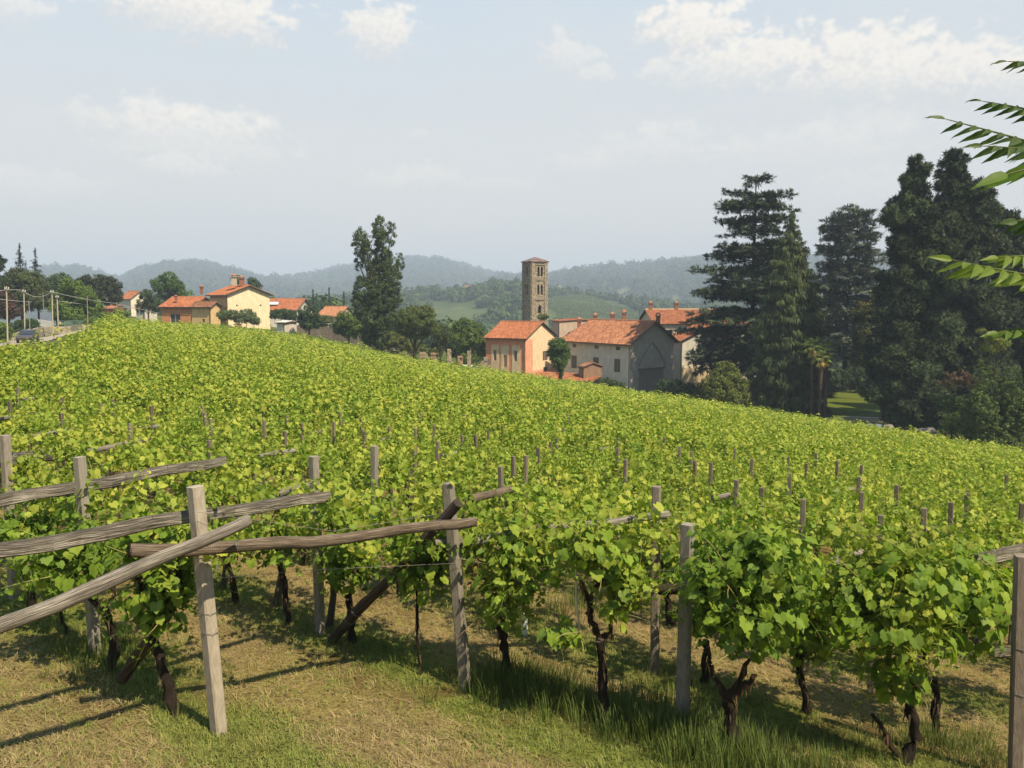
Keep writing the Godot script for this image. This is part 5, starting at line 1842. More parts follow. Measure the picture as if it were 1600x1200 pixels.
	for s in [-1.0, 1.0]:
		var pts := []
		for i in n + 1:
			var u := float(i) / n
			pts.append(gh.r(4.7 + s * 2.9 * (1.0 - pow(u, 1.5)) , 3.2 + (gh.wh - 2.9) * (0.25 + 0.75 * u) - 0.4, 0.02))
		ag.tube(pts, pts.map(func(_p): return 0.1), 6, Color(0.27, 0.25, 0.23))
	part("arch_moulding", ag.mesh(gh.o), M.plaster, gh.node)
	slab_on(gh, 1, [1.9, 0.0, 7.2, 3.7], 0.05, Color(0.25, 0.23, 0.21), "gateway")
	slab_on(gh, 1, [1.7, 3.7, 7.4, 3.95], 0.3, Color(0.2, 0.18, 0.17), "lintel")
	for cq in [[905, 515, 1.9], [930, 503, 1.3], [957, 503, 1.4], [975, 502, 1.6], [1028, 504, 1.3]]:
		var dd: float = 121.0 + (1030.0 - cq[0]) * 0.11 + 3.0
		chimney(gh.roof, gh.o, at(cq[0], cq[1] + 5, dd), cq[2] + 0.5, 0.6, Color(0.34, 0.15, 0.1))
	# right wing and the long building behind
	var rw := house("right_wing", "low white wing of the grey house with a cream base, behind cedar boughs", "house", 1066, 532, 128.5, deg_to_rad(80), 6.0, 9.0, 2.2, 0.5, Color(0.55, 0.5, 0.44), Color(0.58, 0.55, 0.5), [], [[1.3, 0.5, 2.3, 1.6], [5.2, 4.2, 6.2, 5.6]], 0.0)
	slab_on(rw, 1, [0.0, 0.0, 8.9, 3.4], 0.03, Color(0.5, 0.4, 0.26), "cream_base")
	slab_on(rw, 1, [0.0, 3.4, 8.9, 4.2], 0.05, Color(0.72, 0.64, 0.5), "string_course")
	window(rw, 1, [1.3, 0.5, 2.3, 1.6], "window", Color(0.06, 0.05, 0.04))
	window(rw, 1, [5.2, 4.2, 6.2, 5.6], "window", Color(0.06, 0.05, 0.04))
	long_building()

# its eave runs along the picture; ridge parallel to it
func long_building() -> void:
	rng.seed = 41
	var a := at(1024, 505, 150.0)
	var dx := Vector3(0.985, 0, -0.17)
	var dz := Vector3(-0.17, 0, -0.985)
	var L := 21.0
	var W := 9.0
	var y0 := ground(a.x, a.z) - 0.5
	var o := Vector3(a.x, y0, a.z)
	var h := a.y - y0
	var rh := 2.3
	var t := thing("long_building", "long red-roofed building behind the grey house and the cedar", "building", o)
	var col := Color(0.56, 0.5, 0.43)
	var g := Geo.new()
	var holes := []
	for i in 6:
		holes.append([1.5 + i * 3.2, 1.0, 3.3 + i * 3.2, h - 1.2])
	wall_face(g, o, dx, -dz, L, h, holes, col, 0.4)
	wall_face(g, o, dz, -dx, W, h, [], col)
	wall_face(g, o + dx * L, dz, dx, W, h, [], col)
	wall_face(g, o + dz * W, dx, dz, L, h, [], col)
	var e := o + Vector3.UP * h
	g.tri(e, e + dz * W, e + dz * W * 0.5 + Vector3.UP * rh, col)
	part("wall", g.mesh(o), M.plaster, t)
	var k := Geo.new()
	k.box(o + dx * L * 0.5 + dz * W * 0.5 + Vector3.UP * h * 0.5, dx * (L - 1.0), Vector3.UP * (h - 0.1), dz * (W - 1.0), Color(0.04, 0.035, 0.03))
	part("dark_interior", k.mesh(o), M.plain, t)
	var r := Geo.new()
	var sl := dz * W * 0.5 + Vector3.UP * rh
	var un := sl.normalized()
	tiled(r, e - dx * 0.5 - un * 0.6 + Vector3.UP * 0.1, dx * (L + 1.0), sl + un * 0.6, Color(0.35, 0.13, 0.068), Color(0.45, 0.2, 0.11))
	var sl2 := -dz * W * 0.5 + Vector3.UP * rh
	tiled(r, e + dz * W - dx * 0.5 - sl2.normalized() * 0.6 + Vector3.UP * 0.1, dx * (L + 1.0), sl2 + sl2.normalized() * 0.6, Color(0.35, 0.13, 0.068), Color(0.45, 0.2, 0.11))
	r.tube([e - dx * 0.5 + sl + Vector3.UP * 0.16, e + dx * (L + 0.5) + sl + Vector3.UP * 0.16], [0.15, 0.15], 6, Color(0.6, 0.4, 0.25))
	var rf := part("roof", r.mesh(o), M.tile, t)
	for u in [0.03, 0.27]:
		chimney(rf, o, e + dx * L * u + sl - Vector3.UP * 0.4, 1.9, 0.6, Color(0.34, 0.14, 0.09))

func make_left_village() -> void:
	var tan_ := Color(0.6, 0.43, 0.22)
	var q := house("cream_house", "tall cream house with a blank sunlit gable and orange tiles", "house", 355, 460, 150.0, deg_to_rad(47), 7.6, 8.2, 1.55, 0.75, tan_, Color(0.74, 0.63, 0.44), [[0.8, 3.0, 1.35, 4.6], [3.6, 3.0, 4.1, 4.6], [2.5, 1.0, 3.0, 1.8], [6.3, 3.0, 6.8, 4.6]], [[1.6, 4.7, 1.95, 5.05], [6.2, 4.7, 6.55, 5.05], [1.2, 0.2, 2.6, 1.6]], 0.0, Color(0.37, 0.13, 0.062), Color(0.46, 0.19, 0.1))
	for h in [[0.8, 3.0, 1.35, 4.6], [3.6, 3.0, 4.1, 4.6], [2.5, 1.0, 3.0, 1.8], [6.3, 3.0, 6.8, 4.6]]:
		window(q, 0, h, "shutter", Color(0.06, 0.05, 0.04))
	window(q, 1, [1.2, 0.2, 2.6, 1.6], "door", Color(0.2, 0.12, 0.07))
	for h in [[1.6, 4.7, 1.95, 5.05], [6.2, 4.7, 6.55, 5.05]]:
		window(q, 1, h, "vent", Color(0.04, 0.035, 0.03))
	chimney(q.roof, q.o, at(366, 446, 152.5), 1.9, 0.8, Color(0.56, 0.48, 0.38))
	chimney(q.roof, q.o, at(378, 447, 153.5), 1.7, 0.75, Color(0.36, 0.16, 0.1))
	chimney(q.roof, q.o, at(315, 460, 157.0), 1.6, 0.5, Color(0.3, 0.15, 0.1))
	var ln := house("lean_to", "tan lean-to with a dark tiled roof against the cream house", "lean-to", 329, 479, 148.0, deg_to_rad(20), 4.2, 2.5, 0.7, 0.5, tan_, tan_, [[1.4, 0.8, 1.9, 2.0]], [], 0.0, Color(0.2, 0.1, 0.06), Color(0.28, 0.14, 0.08))
	window(ln, 0, [1.4, 0.8, 1.9, 2.0], "shutter", Color(0.05, 0.04, 0.035))
	var lo := house("orange_house", "long low orange house with a wide tiled roof beside the cream house", "house", 300, 479, 158.0, deg_to_rad(12), 6.6, 8.0, 1.7, 0.6, Color(0.52, 0.25, 0.11), Color(0.52, 0.25, 0.11), [[2.6, 0.9, 4.8, 2.7]], [], 0.0, Color(0.36, 0.125, 0.06), Color(0.45, 0.18, 0.095))
	window(lo, 0, [2.6, 0.9, 4.8, 2.7], "window", Color(0.05, 0.05, 0.055))
	chimney(lo.roof, lo.o, at(275, 470, 160.0), 1.0, 0.4, Color(0.32, 0.14, 0.09))
	var rh := house("white_house", "white house with a broad orange roof and a skylight", "house", 462, 484, 172.0, deg_to_rad(8), 9.4, 9.0, 2.1, 0.6, Color(0.66, 0.64, 0.6), Color(0.66, 0.64, 0.6), [[1.5, 0.9, 3.0, 2.2], [5.5, 0.9, 7.0, 2.2]], [], 0.0, Color(0.37, 0.13, 0.062), Color(0.46, 0.19, 0.1))
	window(rh, 0, [1.5, 0.9, 3.0, 2.2], "window", Color(0.06, 0.06, 0.065))
	window(rh, 0, [5.5, 0.9, 7.0, 2.2], "window", Color(0.06, 0.06, 0.065))
	var sg := Geo.new()
	var sc := at(428, 476, 174.2)
	sg.box(sc + Vector3(0, 0.25, 0), Vector3(1.9, 0, 0), Vector3(0, 0.55, -0.75), Vector3(0, 0.12, 0.09), Color(0.45, 0.5, 0.55))
	part("skylight", sg.mesh(rh.o), M.dark_glass, rh.roof)
	house("small_house", "small house with a pale orange hip roof between dark conifers and the poplar", "house", 530, 494, 180.0, deg_to_rad(20), 6.0, 6.0, 1.9, 0.5, Color(0.56, 0.5, 0.4), Color(0.56, 0.5, 0.4), [], [], 0.15, Color(0.42, 0.19, 0.105), Color(0.5, 0.25, 0.14))
	house("far_house", "far red-roofed house glimpsed past the dark evergreen crowns", "house", 204, 467, 210.0, deg_to_rad(35), 5.0, 5.0, 1.8, 0.4, Color(0.6, 0.54, 0.45), Color(0.66, 0.6, 0.5), [], [])
	house("roadside_house", "orange-walled house half hidden by the bright green trees at the road", "house", 176, 483, 175.0, deg_to_rad(15), 2.6, 4.0, 0.6, 0.3, Color(0.62, 0.2, 0.09), Color(0.62, 0.2, 0.09), [], [])
	house("roadside_house", "small orange-walled house farther off behind the bright green tree", "house", 143, 487, 176.0, deg_to_rad(15), 1.8, 4.0, 0.5, 0.3, Color(0.5, 0.2, 0.1), Color(0.5, 0.2, 0.1), [], [])
	var wh := house("garden_shed", "grey-white shed at the crest by the orange house", "shed", 226, 482, 165.0, deg_to_rad(25), 2.4, 3.0, 0.8, 0.2, Color(0.5, 0.5, 0.48), Color(0.55, 0.54, 0.5), [], [])
	# retaining wall, fences, road, car
	wall_run("retaining_wall", "pale stone retaining wall curving along the road", [[19, 522, 104.0], [45, 515, 110.0], [66, 511, 115.0], [90, 510, 118.0], [112, 509, 119.0], [131, 507, 117.0]], 1.6, Color(0.8, 0.7, 0.56))
	rail_fence("iron_fence", "pale grey rail fence above the retaining wall", [[58, 499, 121.0], [80, 502, 121.5]], 1.4, Color(0.42, 0.43, 0.42), 12)
	rail_fence("green_fence", "dark green rail fence at the end of the retaining wall", [[100, 501, 121.5], [128, 500, 121.0]], 1.3, Color(0.1, 0.17, 0.14), 14)
	road()
	car("parked_car", "dark car with red tail lights parked on the road by the wall", 43.0, 96.0, Color(0.02, 0.018, 0.022), 0.35)
	car("white_van", "white car roof showing above the vines beside the ruined pillars", 691.0, 119.0, Color(0.75, 0.75, 0.74), 1.4)
	car("white_car", "white car mostly hidden behind the hedge by the chapel", 733.0, 124.0, Color(0.72, 0.72, 0.7), 1.4)
	# poles
	var poles := [[10, 447, 534, 92, "wooden pole at the frame edge carrying two wires", 0], [37, 452, 517, 112, "tall wooden pole behind the parked car", 0], [45, 470, 516, 114, "slim pole close to the tall pole behind the car", 1], [67, 457, 502, 124, "thin grey pole at the rail fence", 1], [81, 453, 521, 112, "tall wooden pole standing at the foot of the wall", 0], [89, 461, 504, 120, "pale concrete pole with a white foot on the wall", 2], [136, 463, 515, 118, "thin pole past the end of the wall", 1], [182, 472, 497, 132, "short pole on the green verge", 1], [217, 480, 497, 140, "short wooden pole by the shed at the crest", 1]]
	for p in poles:
		var b := at(p[0] + 1.5, p[2], p[3])
		var tp := at(p[0], p[1], p[3])
		b.y = minf(ground(b.x, b.z), b.y)
		var t := thing("utility_pole", p[4], "utility pole", b, "poles along the road")
		var g := Geo.new()
		var r := 0.09 if p[5] == 0 else (0.06 if p[5] == 1 else 0.1)
		g.tube([b - Vector3(0, 0.4, 0), tp], [r, r * 0.75], 8, Color(0.5, 0.45, 0.36) if p[5] != 1 else Color(0.34, 0.32, 0.28))
		part("shaft", g.mesh(b), M.post, t)
		if p[5] != 1:
			var cg := Geo.new()
			cg.box(tp + Vector3(0.1, -0.35, 0.14), Vector3(0.5, 0, 0), Vector3(0, 0.08, 0), Vector3(0, 0, 0.08), Color(0.3, 0.3, 0.3))
			part("crossarm", cg.mesh(b), M.metal, t)
			for s in [-1, 1]:
				var ig := Geo.new()
				ig.tube([tp + Vector3(0.1 + s * 0.2, -0.3, 0.14), tp + Vector3(0.1 + s * 0.2, -0.1, 0.14)], [0.05, 0.035], 7, Color(0.7, 0.68, 0.62))
				part("insulator", ig.mesh(b), M.plain, t)
	var spans := [[[-40, 462, 88], [10, 449, 92], [37, 454, 112]], [[37, 455, 112], [58, 472, 112], [81, 456, 112]], [[-40, 462, 90], [12, 470, 92], [50, 472, 112]], [[81, 456, 112], [136, 470, 118], [182, 474, 132]], [[89, 470, 120], [160, 480, 128], [217, 482, 140]], [[182, 475, 132], [225, 484, 145], [250, 490, 156]]]
	for i in spans.size():
		var s: Array = spans[i]
		var a := at(s[0][0], s[0][1], s[0][2])
		var m := at(s[1][0], s[1][1], s[1][2])
		var b := at(s[2][0], s[2][1], s[2][2])
		var pts := []
		for k in 17:
			var u := k / 16.0
			pts.append(a.lerp(m, u).lerp(m.lerp(b, u), u) * 1.0)
		var g := Geo.new()
		g.tube(pts, pts.map(func(_p): return 0.028), 5, Color(0.4, 0.4, 0.38))
		var ends := ["the frame edge and the pole behind the car", "the pole behind the car and the one at the wall foot", "the frame edge and the slim pole", "the wall-foot pole and the short verge pole", "the concrete pole and the shed", "the verge pole and the orange house"]
		tag(part("overhead_wire", g.mesh(), M.plain, self), "overhead wire between " + ends[i], "wire", "wires over the road")
	# low greenhouse-like roofs and walls between shrub and poplar
	wall_run("garden_wall", "low grey garden wall between the round tree and the poplar", [[437, 506, 146.0], [470, 508, 146.0], [520, 512, 146.0], [560, 516, 144.0]], 1.1, Color(0.36, 0.31, 0.26))
	rail_fence("garden_rail", "pale horizontal rail over the garden wall by the poplar", [[490, 505, 147.0], [548, 506, 147.0]], 1.2, Color(0.5, 0.5, 0.48), 5)
	house("garden_shelter", "low white flat shelter behind the vine hedge", "shelter", 445, 505, 140.0, deg_to_rad(20), 1.6, 3.4, 0.15, 0.3, Color(0.6, 0.6, 0.58), Color(0.55, 0.5, 0.45), [], [], 0.0, Color(0.6, 0.6, 0.6), Color(0.7, 0.7, 0.7))

func road() -> void:
	var line := [[-60, 532, 86.0], [10, 529, 92.0], [60, 522, 104.0], [110, 515, 112.0], [150, 509, 122.0], [190, 503, 136.0]]
	var g := Geo.new()
	for i in line.size() - 1:
		for k in 6:
			var a := at(line[i][0], line[i][1], line[i][2]).lerp(at(line[i + 1][0], line[i + 1][1], line[i + 1][2]), k / 6.0)
			var b := at(line[i][0], line[i][1], line[i][2]).lerp(at(line[i + 1][0], line[i + 1][1], line[i + 1][2]), (k + 1) / 6.0)
			var w := Vector3(1.6, 0, -2.6)
			var f := func(p: Vector3) -> Vector3: return Vector3(p.x, maxf(ground(p.x, p.z), ground(p.x - 1.0, p.z - 1.0)) + 0.12, p.z)
			g.quad(f.call(a - w), f.call(b - w), f.call(b + w), f.call(a + w), Color(0.4, 0.36, 0.31))
	part("road", g.mesh(), M.ground, self, "structure")

func wall_run(called: String, label: String, line: Array, h: float, col: Color) -> void:
	rng.seed = hash(label)
	var p0 := at(line[0][0], line[0][1], line[0][2])
	var t := thing(called, label, "wall", Vector3(p0.x, ground(p0.x, p0.z), p0.z))
	var g := Geo.new()
	for i in line.size() - 1:
		var a := at(line[i][0], line[i][1], line[i][2])
		var b := at(line[i + 1][0], line[i + 1][1], line[i + 1][2])
		var x := (b - a)
		var n := maxi(2, int(x.length() / 0.7))
		for k in n:
			var c := a.lerp(b, (k + 0.5) / n)
			var y0 := minf(ground(c.x, c.z) - 0.4, c.y - h)
			var top := c.y + rng.randf_range(-0.06, 0.06)
			var d := Vector3(x.x, 0, x.z).normalized()
			g.box(Vector3(c.x, (y0 + top) * 0.5, c.z), d * (x.length() / n + 0.01 * (k % 2)), Vector3.UP * (top - y0), d.cross(Vector3.UP) * (0.4 + 0.01 * (k % 3)), col * rng.randf_range(0.85, 1.12))
	part("masonry", g.mesh(t.position), M.rubble, t)

func rail_fence(called: String, label: String, line: Array, h: float, col: Color, n: int) -> void:
	var a := at(line[0][0], line[0][1], line[0][2])
	var b := at(line[1][0], line[1][1], line[1][2])
	var t := thing(called, label, "fence", a - Vector3(0, h, 0))
	for e in [0.0, 0.55]:
		var g := Geo.new()
		g.tube([a - Vector3(0, e * h + 0.05, 0), b - Vector3(0, e * h + 0.05, 0)], [0.05, 0.05], 5, col)
		part("rail", g.mesh(t.position), M.plain, t)
	for i in n + 1:
		var p := a.lerp(b, float(i) / n)
		var g := Geo.new()
		g.tube([p - Vector3(0, h + 1.5, 0), p], [0.06, 0.06], 5, col)
		part("post", g.mesh(t.position), M.plain, t)

func car(called: String, label: String, px: float, d: float, col: Color, turn: float) -> void:
	var b := on_ground(px, d, 525)
	b.y += 0.1
	var t := thing(called, label, "car", b)
	t.rotation.y = turn
	# side outline in (length, height), swept across the width with tumblehome
	var low := [Vector2(-2.05, 0.35), Vector2(-2.08, 0.75), Vector2(-1.95, 0.98), Vector2(1.0, 0.98), Vector2(1.9, 0.85), Vector2(2.05, 0.6), Vector2(2.0, 0.35)]
	var top := [Vector2(-1.92, 0.98), Vector2(-1.55, 1.4), Vector2(-1.2, 1.48), Vector2(0.0, 1.46), Vector2(0.35, 1.38), Vector2(1.05, 0.98)]
	var ex := func(g: Geo, o: Array, w0: float, w1: float, c: Color, mid: float, hi: float) -> void:
		var wf := func(y: float) -> float: return lerpf(w0, w1, clampf((y - mid) / (hi - mid), 0, 1))
		for i in o.size():
			var p: Vector2 = o[i]
			var q: Vector2 = o[(i + 1) % o.size()]
			var wp: float = wf.call(p.y)
			var wq: float = wf.call(q.y)
			g.quad(Vector3(-wp, p.y, p.x), Vector3(wp, p.y, p.x), Vector3(wq, q.y, q.x), Vector3(-wq, q.y, q.x), c)
		for s in [-1.0, 1.0]:
			for i in range(1, o.size() - 1):
				g.tri(Vector3(s * (wf.call(o[0].y) as float), o[0].y, o[0].x), Vector3(s * (wf.call(o[i].y) as float), o[i].y, o[i].x), Vector3(s * (wf.call(o[i + 1].y) as float), o[i + 1].y, o[i + 1].x), c)
	var g := Geo.new()
	ex.call(g, low, 0.84, 0.82, col, 0.35, 0.98)
	ex.call(g, top, 0.8, 0.6, col, 0.98, 1.48)
	part("body", g.mesh(), M.paint, t)
	var w := Geo.new()
	for s in [-1.0, 1.0]:
		w.quad(Vector3(s * 0.79, 1.02, -1.5), Vector3(s * 0.79, 1.02, 0.75), Vector3(s * 0.66, 1.36, 0.25), Vector3(s * 0.66, 1.36, -1.3), Color(0.03, 0.035, 0.04))
	w.quad(Vector3(-0.7, 1.03, -1.9), Vector3(0.7, 1.03, -1.9), Vector3(0.6, 1.36, -1.61), Vector3(-0.6, 1.36, -1.61), Color(0.03, 0.035, 0.04))
	w.quad(Vector3(-0.7, 1.02, 1.03), Vector3(0.7, 1.02, 1.03), Vector3(0.6, 1.34, 0.47), Vector3(-0.6, 1.34, 0.47), Color(0.03, 0.035, 0.04))
	part("window", w.mesh(), M.dark_glass, t, "stuff")
	for s in [-1.0, 1.0]:
		var l := Geo.new()
		l.box(Vector3(s * 0.68, 0.86, -2.07), Vector3(0.22, 0, 0), Vector3(0, 0.2, 0), Vector3(0, 0, 0.1), Color(0.5, 0.02, 0.015))
		part("tail_light", l.mesh(), M.paint, t)
		for z in [-1.3, 1.3]:
			var wg := Geo.new()
			wg.tube([Vector3(s * 0.66, 0.32, z), Vector3(s * 0.86, 0.32, z)], [0.32, 0.32], 16, Color(0.02, 0.02, 0.02))
			part("wheel", wg.mesh(), M.plain, t)

func make_ruins() -> void:
	var list := [[565, 549, 561, 16, 0.8, "low broken stone wall stub left of the poplar trunk"], [603, 548, 568, 14, 1.0, "broken stone wall right of the poplar trunk"], [617, 545, 568, 13, 0.8, "stone arch stump with a dark gap beside the poplar"], [662, 551, 566, 12, 0.8, "rough stone stump under the round-crowned tree"], [677, 552, 573, 8, 0.6, "squared stone pillar in front of the white car roof"], [702, 547, 573, 6, 0.6, "tall capped stone pillar behind the white car roof"], [719, 558, 576, 8, 0.7, "short crumbling brick-red pillar"], [733, 546, 572, 6, 0.5, "slim grey pillar nearest the leafy tree"], [757, 560, 577, 9, 0.7, "rounded stone stump at the chapel corner"], [641, 553, 566, 9, 0.7, "small mossy stone stump at the foot of the round-crowned tree"], [586, 543, 562, 4, 0.4, "narrow upright stone beside the poplar"]]
	for q in list:
		var d := 122.0
		rng.seed = int(q[0])
		var c := at(q[0], q[1], d)
		var b := Vector3(c.x, minf(ground(c.x, c.z), at(q[0], q[2] + 6, d).y), c.z)
		var h := c.y - b.y
		var w: float = q[3] * d / F
		var t := thing("ruined_pillar", q[5], "stone pillar", b, "ruined stone pillars by the poplar")
		var g := Geo.new()
		var y := 0.0
		while y < h:
			var ch := rng.randf_range(0.18, 0.3)
			var x := -w * 0.5
			while x < w * 0.5:
				var sw := rng.randf_range(0.25, 0.5)
				if y + ch > h * 0.85 and rng.randf() < 0.3:
					x += sw
					continue
				var e := minf(x + sw, w * 0.5)
				g.box(Vector3((x + e) * 0.5, y + ch * 0.5, rng.randf_range(-0.04, 0.04)), Vector3(maxf(e - x - 0.02, 0.05), 0, rng.randf_range(-0.03, 0.03)), Vector3(0, ch - 0.02, 0), Vector3(0, 0, q[4]), mixc(Color(0.3, 0.25, 0.19), Color(0.46, 0.38, 0.28), rng.randf()) if q[5].find("red") < 0 else mixc(Color(0.34, 0.2, 0.13), Color(0.4, 0.3, 0.22), rng.randf()))
				x += sw
			y += ch
		g.box(Vector3(0, h * 0.45, 0), Vector3(w * 0.9, 0, 0), Vector3(0, h * 0.88, 0), Vector3(0, 0, q[4] * 0.85), Color(0.2, 0.17, 0.13))
		part("stonework", g.mesh(), M.plaster, t, "stuff")

func make_trees() -> void:
	var dk0 := Color(0.027, 0.048, 0.024)
	var dk1 := Color(0.058, 0.085, 0.034)
	var ol0 := Color(0.045, 0.065, 0.022)
	var ol1 := Color(0.09, 0.115, 0.035)
	var br0 := Color(0.07, 0.125, 0.022)
	var br1 := Color(0.13, 0.19, 0.032)
	# --- beyond the road
	conifer("spruce", "thin pointed spruce with clear tip, taller of the pair by the road", "spruces rising over the roadside trees", 37, 150, 500, 383, 17, [[0.0, 1.0], [0.55, 0.9], [0.8, 0.5], [1.0, 0.05]], 0, dk0, dk1, 0.25, 0.3, 22, 1.0, 0.8)
	conifer("spruce", "thin pointed spruce with sparse boughs, shorter of the pair by the road", "spruces rising over the roadside trees", 61, 150, 500, 388, 15, [[0.0, 1.0], [0.6, 0.9], [0.8, 0.45], [1.0, 0.05]], 0, dk0, dk1, 0.22, 0.3, 18, 0.9, 0.75)
	puffy_conifer("evergreen_tree", "dark evergreen cut by the frame edge behind the road", "", -4, 135, 500, 398, [[-3, 420, 10, 20], [-6, 450, 16, 25], [0, 470, 14, 25]], dk0, dk1, 0.3)
	leafy_tree("tree", "olive-green tree under the two thin spruces", "tree", "trees beyond the road", 35, 138, 500, [[30, 435, 20, 16], [48, 445, 20, 20], [18, 450, 18, 22], [38, 465, 28, 22], [60, 462, 18, 22]], ol0, ol1, 0.25)
	leafy_tree("tree", "dark red-leaved tree low behind the frame-edge pole", "tree", "trees beyond the road", 14, 130, 508, [[12, 475, 14, 20], [22, 485, 14, 14]], Color(0.05, 0.03, 0.022), Color(0.085, 0.045, 0.03), 0.2)
	leafy_tree("tree", "dark green round tree between spruces and the bright tree", "tree", "trees beyond the road", 90, 152, 500, [[92, 440, 16, 14], [80, 452, 16, 18], [104, 455, 14, 18], [92, 470, 22, 20]], dk0 * 1.4, dk1 * 1.3, 0.25)
	leafy_tree("tree", "bright green spreading tree behind the pale concrete pole", "tree", "trees beyond the road", 118, 126, 510, [[115, 448, 18, 12], [98, 460, 14, 12], [136, 460, 16, 14], [118, 470, 26, 18], [145, 478, 14, 14], [100, 485, 18, 18], [128, 492, 22, 16], [150, 495, 14, 12]], br0, br1, 0.25)
	leafy_tree("tree", "broad dark brownish evergreen oak beside the bright tree", "tree", "trees beyond the road", 155, 150, 500, [[150, 440, 22, 11], [170, 446, 18, 14], [132, 445, 16, 12], [160, 460, 28, 18], [178, 462, 12, 16]], Color(0.026, 0.036, 0.016), Color(0.055, 0.06, 0.028), 0.3)
	leafy_tree("tree", "green domed tree left of the orange house", "tree", "", 262, 168, 490, [[262, 434, 13, 9], [250, 445, 13, 12], [275, 447, 14, 12], [262, 455, 24, 15], [284, 462, 10, 10]], Color(0.04, 0.085, 0.02), Color(0.085, 0.14, 0.03), 0.3)
	leafy_tree("tree", "small dark tree at the crest before the orange house", "tree", "", 232, 160, 495, [[230, 462, 10, 10], [238, 475, 12, 14], [222, 478, 8, 10]], dk0 * 1.3, dk1 * 1.2, 0.15)
	leafy_tree("tree", "dark rounded tree top behind the cream gable", "tree", "", 396, 175, 490, [[393, 440, 9, 7], [399, 449, 11, 9]], dk0 * 1.3, dk1 * 1.2, 0.2)
	leafy_tree("tree", "small dark tree top behind the chimneys of the cream house", "tree", "", 368, 178, 490, [[368, 435, 7, 5], [376, 440, 6, 6]], dk0 * 1.3, dk1 * 1.2, 0.15)
	for q in [[-10, 512, 96, [[0, 515, 14, 16], [14, 520, 8, 12]], "bright clipped hedge bush at the frame edge"], [168, 497, 128, [[168, 494, 10, 6], [190, 490, 14, 8], [180, 497, 16, 7]], "olive shrubs on the verge at the crest"], [120, 505, 122, [[108, 492, 12, 10], [125, 500, 10, 9], [150, 503, 12, 9]], "green shrubs behind the green fence"]]:
		bush("bush", q[4], "bush", "", q[2], q[3], br0, br1)
	hedge("clipped_hedge", "dark green clipped hedge above the retaining wall", at(20, 510, 112), at(56, 505, 120), 2.4, 1.0, Color(0.03, 0.06, 0.016), Color(0.055, 0.1, 0.022))
	# --- around the cream house
	bush("bush", "grey-green bush at the foot of the blank gable", "bush", "shrubs around the cream house", 143, [[350, 493, 12, 9], [362, 492, 10, 8]], Color(0.06, 0.09, 0.03), Color(0.11, 0.15, 0.05))
	bush("bush", "taller grey-green bush at the gable's far corner", "bush", "shrubs around the cream house", 142, [[385, 494, 14, 11], [398, 500, 10, 8], [375, 497, 10, 8]], Color(0.06, 0.09, 0.03), Color(0.11, 0.15, 0.05))
	bush("bush", "dark round bush before the white house", "bush", "shrubs around the cream house", 150, [[440, 491, 17, 9], [452, 493, 10, 8], [428, 492, 8, 6]], Color(0.025, 0.05, 0.018), Color(0.05, 0.085, 0.025))
	leafy_tree("tree", "dense dark round tree beside the garden wall", "tree", "", 483, 140, 516, [[483, 490, 17, 13], [474, 500, 12, 12], [493, 500, 13, 13], [483, 505, 17, 10]], Color(0.025, 0.05, 0.018), Color(0.055, 0.09, 0.025), 0.2)
	leafy_tree("tree", "fresh green bushy tree between garden wall and poplar", "tree", "", 545, 136, 530, [[540, 500, 14, 14], [555, 508, 14, 14], [530, 512, 12, 11], [548, 518, 18, 10], [565, 500, 10, 10]], br0 * 0.8, br1 * 0.85, 0.2)
	bush("bush", "pale olive bushes along the garden rail", "bush", "", 148, [[510, 500, 12, 8], [522, 508, 12, 6], [502, 508, 8, 6]], ol0 * 1.3, ol1 * 1.2)
	for q in [[490, 200, 452, 12, "dark conifer in the grove, left one"], [515, 205, 450, 9, "slim dark conifer in the middle of the grove"], [503, 210, 462, 10, "short dark conifer inside the grove"], [538, 200, 455, 10, "dark conifer of the grove next to the poplar"], [476, 205, 462, 9, "low dark conifer at the near end of the grove"]]:
		conifer("conifer", q[4], "grove of dark conifers behind the small house", q[0], q[1], 495, q[2], q[3], [[0.0, 1.0], [0.4, 0.85], [0.75, 0.45], [1.0, 0.06]], 1, dk0 * 1.2, dk1 * 1.2, 0.2, 0.1, 16, 0.9, 0.9)
	hedge("vine_hedge", "dense green vine row along the top edge of the field", at(318, 498, 120), at(470, 522, 120), 2.5, 1.5, Color(0.06, 0.115, 0.022), Color(0.12, 0.175, 0.032), 0.5)
	hedge("vine_hedge", "dense green vine row falling towards the poplar", at(462, 525, 119), at(572, 548, 117), 2.6, 1.6, Color(0.06, 0.115, 0.022), Color(0.13, 0.18, 0.035), 0.5)
	# --- poplar and friends
	leafy_tree("poplar", "tall ragged poplar standing alone at the field's far edge", "poplar", "", 587, 119, 560, [[592, 360, 13, 22], [612, 368, 8, 22], [600, 378, 8, 18], [563, 380, 13, 24], [574, 395, 9, 30], [592, 398, 12, 28], [606, 410, 10, 22], [624, 412, 8, 18], [560, 412, 8, 12], [590, 430, 20, 28], [614, 436, 15, 24], [568, 455, 18, 26], [598, 465, 22, 28], [620, 466, 9, 16], [563, 478, 15, 24], [585, 495, 20, 26], [606, 492, 14, 24], [575, 520, 12, 22], [597, 522, 12, 20], [586, 540, 9, 14]], Color(0.035, 0.06, 0.022), Color(0.085, 0.12, 0.04), 0.4, 0.75, 0.62, Color(0.12, 0.1, 0.08))
	leafy_tree("tree", "small round-crowned tree with a forked trunk right of the poplar", "tree", "", 648, 118, 566, [[640, 490, 18, 13], [664, 492, 18, 14], [650, 500, 30, 18], [632, 512, 16, 14], [672, 512, 14, 14], [650, 520, 22, 10]], Color(0.05, 0.08, 0.02), Color(0.115, 0.14, 0.035), 0.25, 0.8, 0.6)
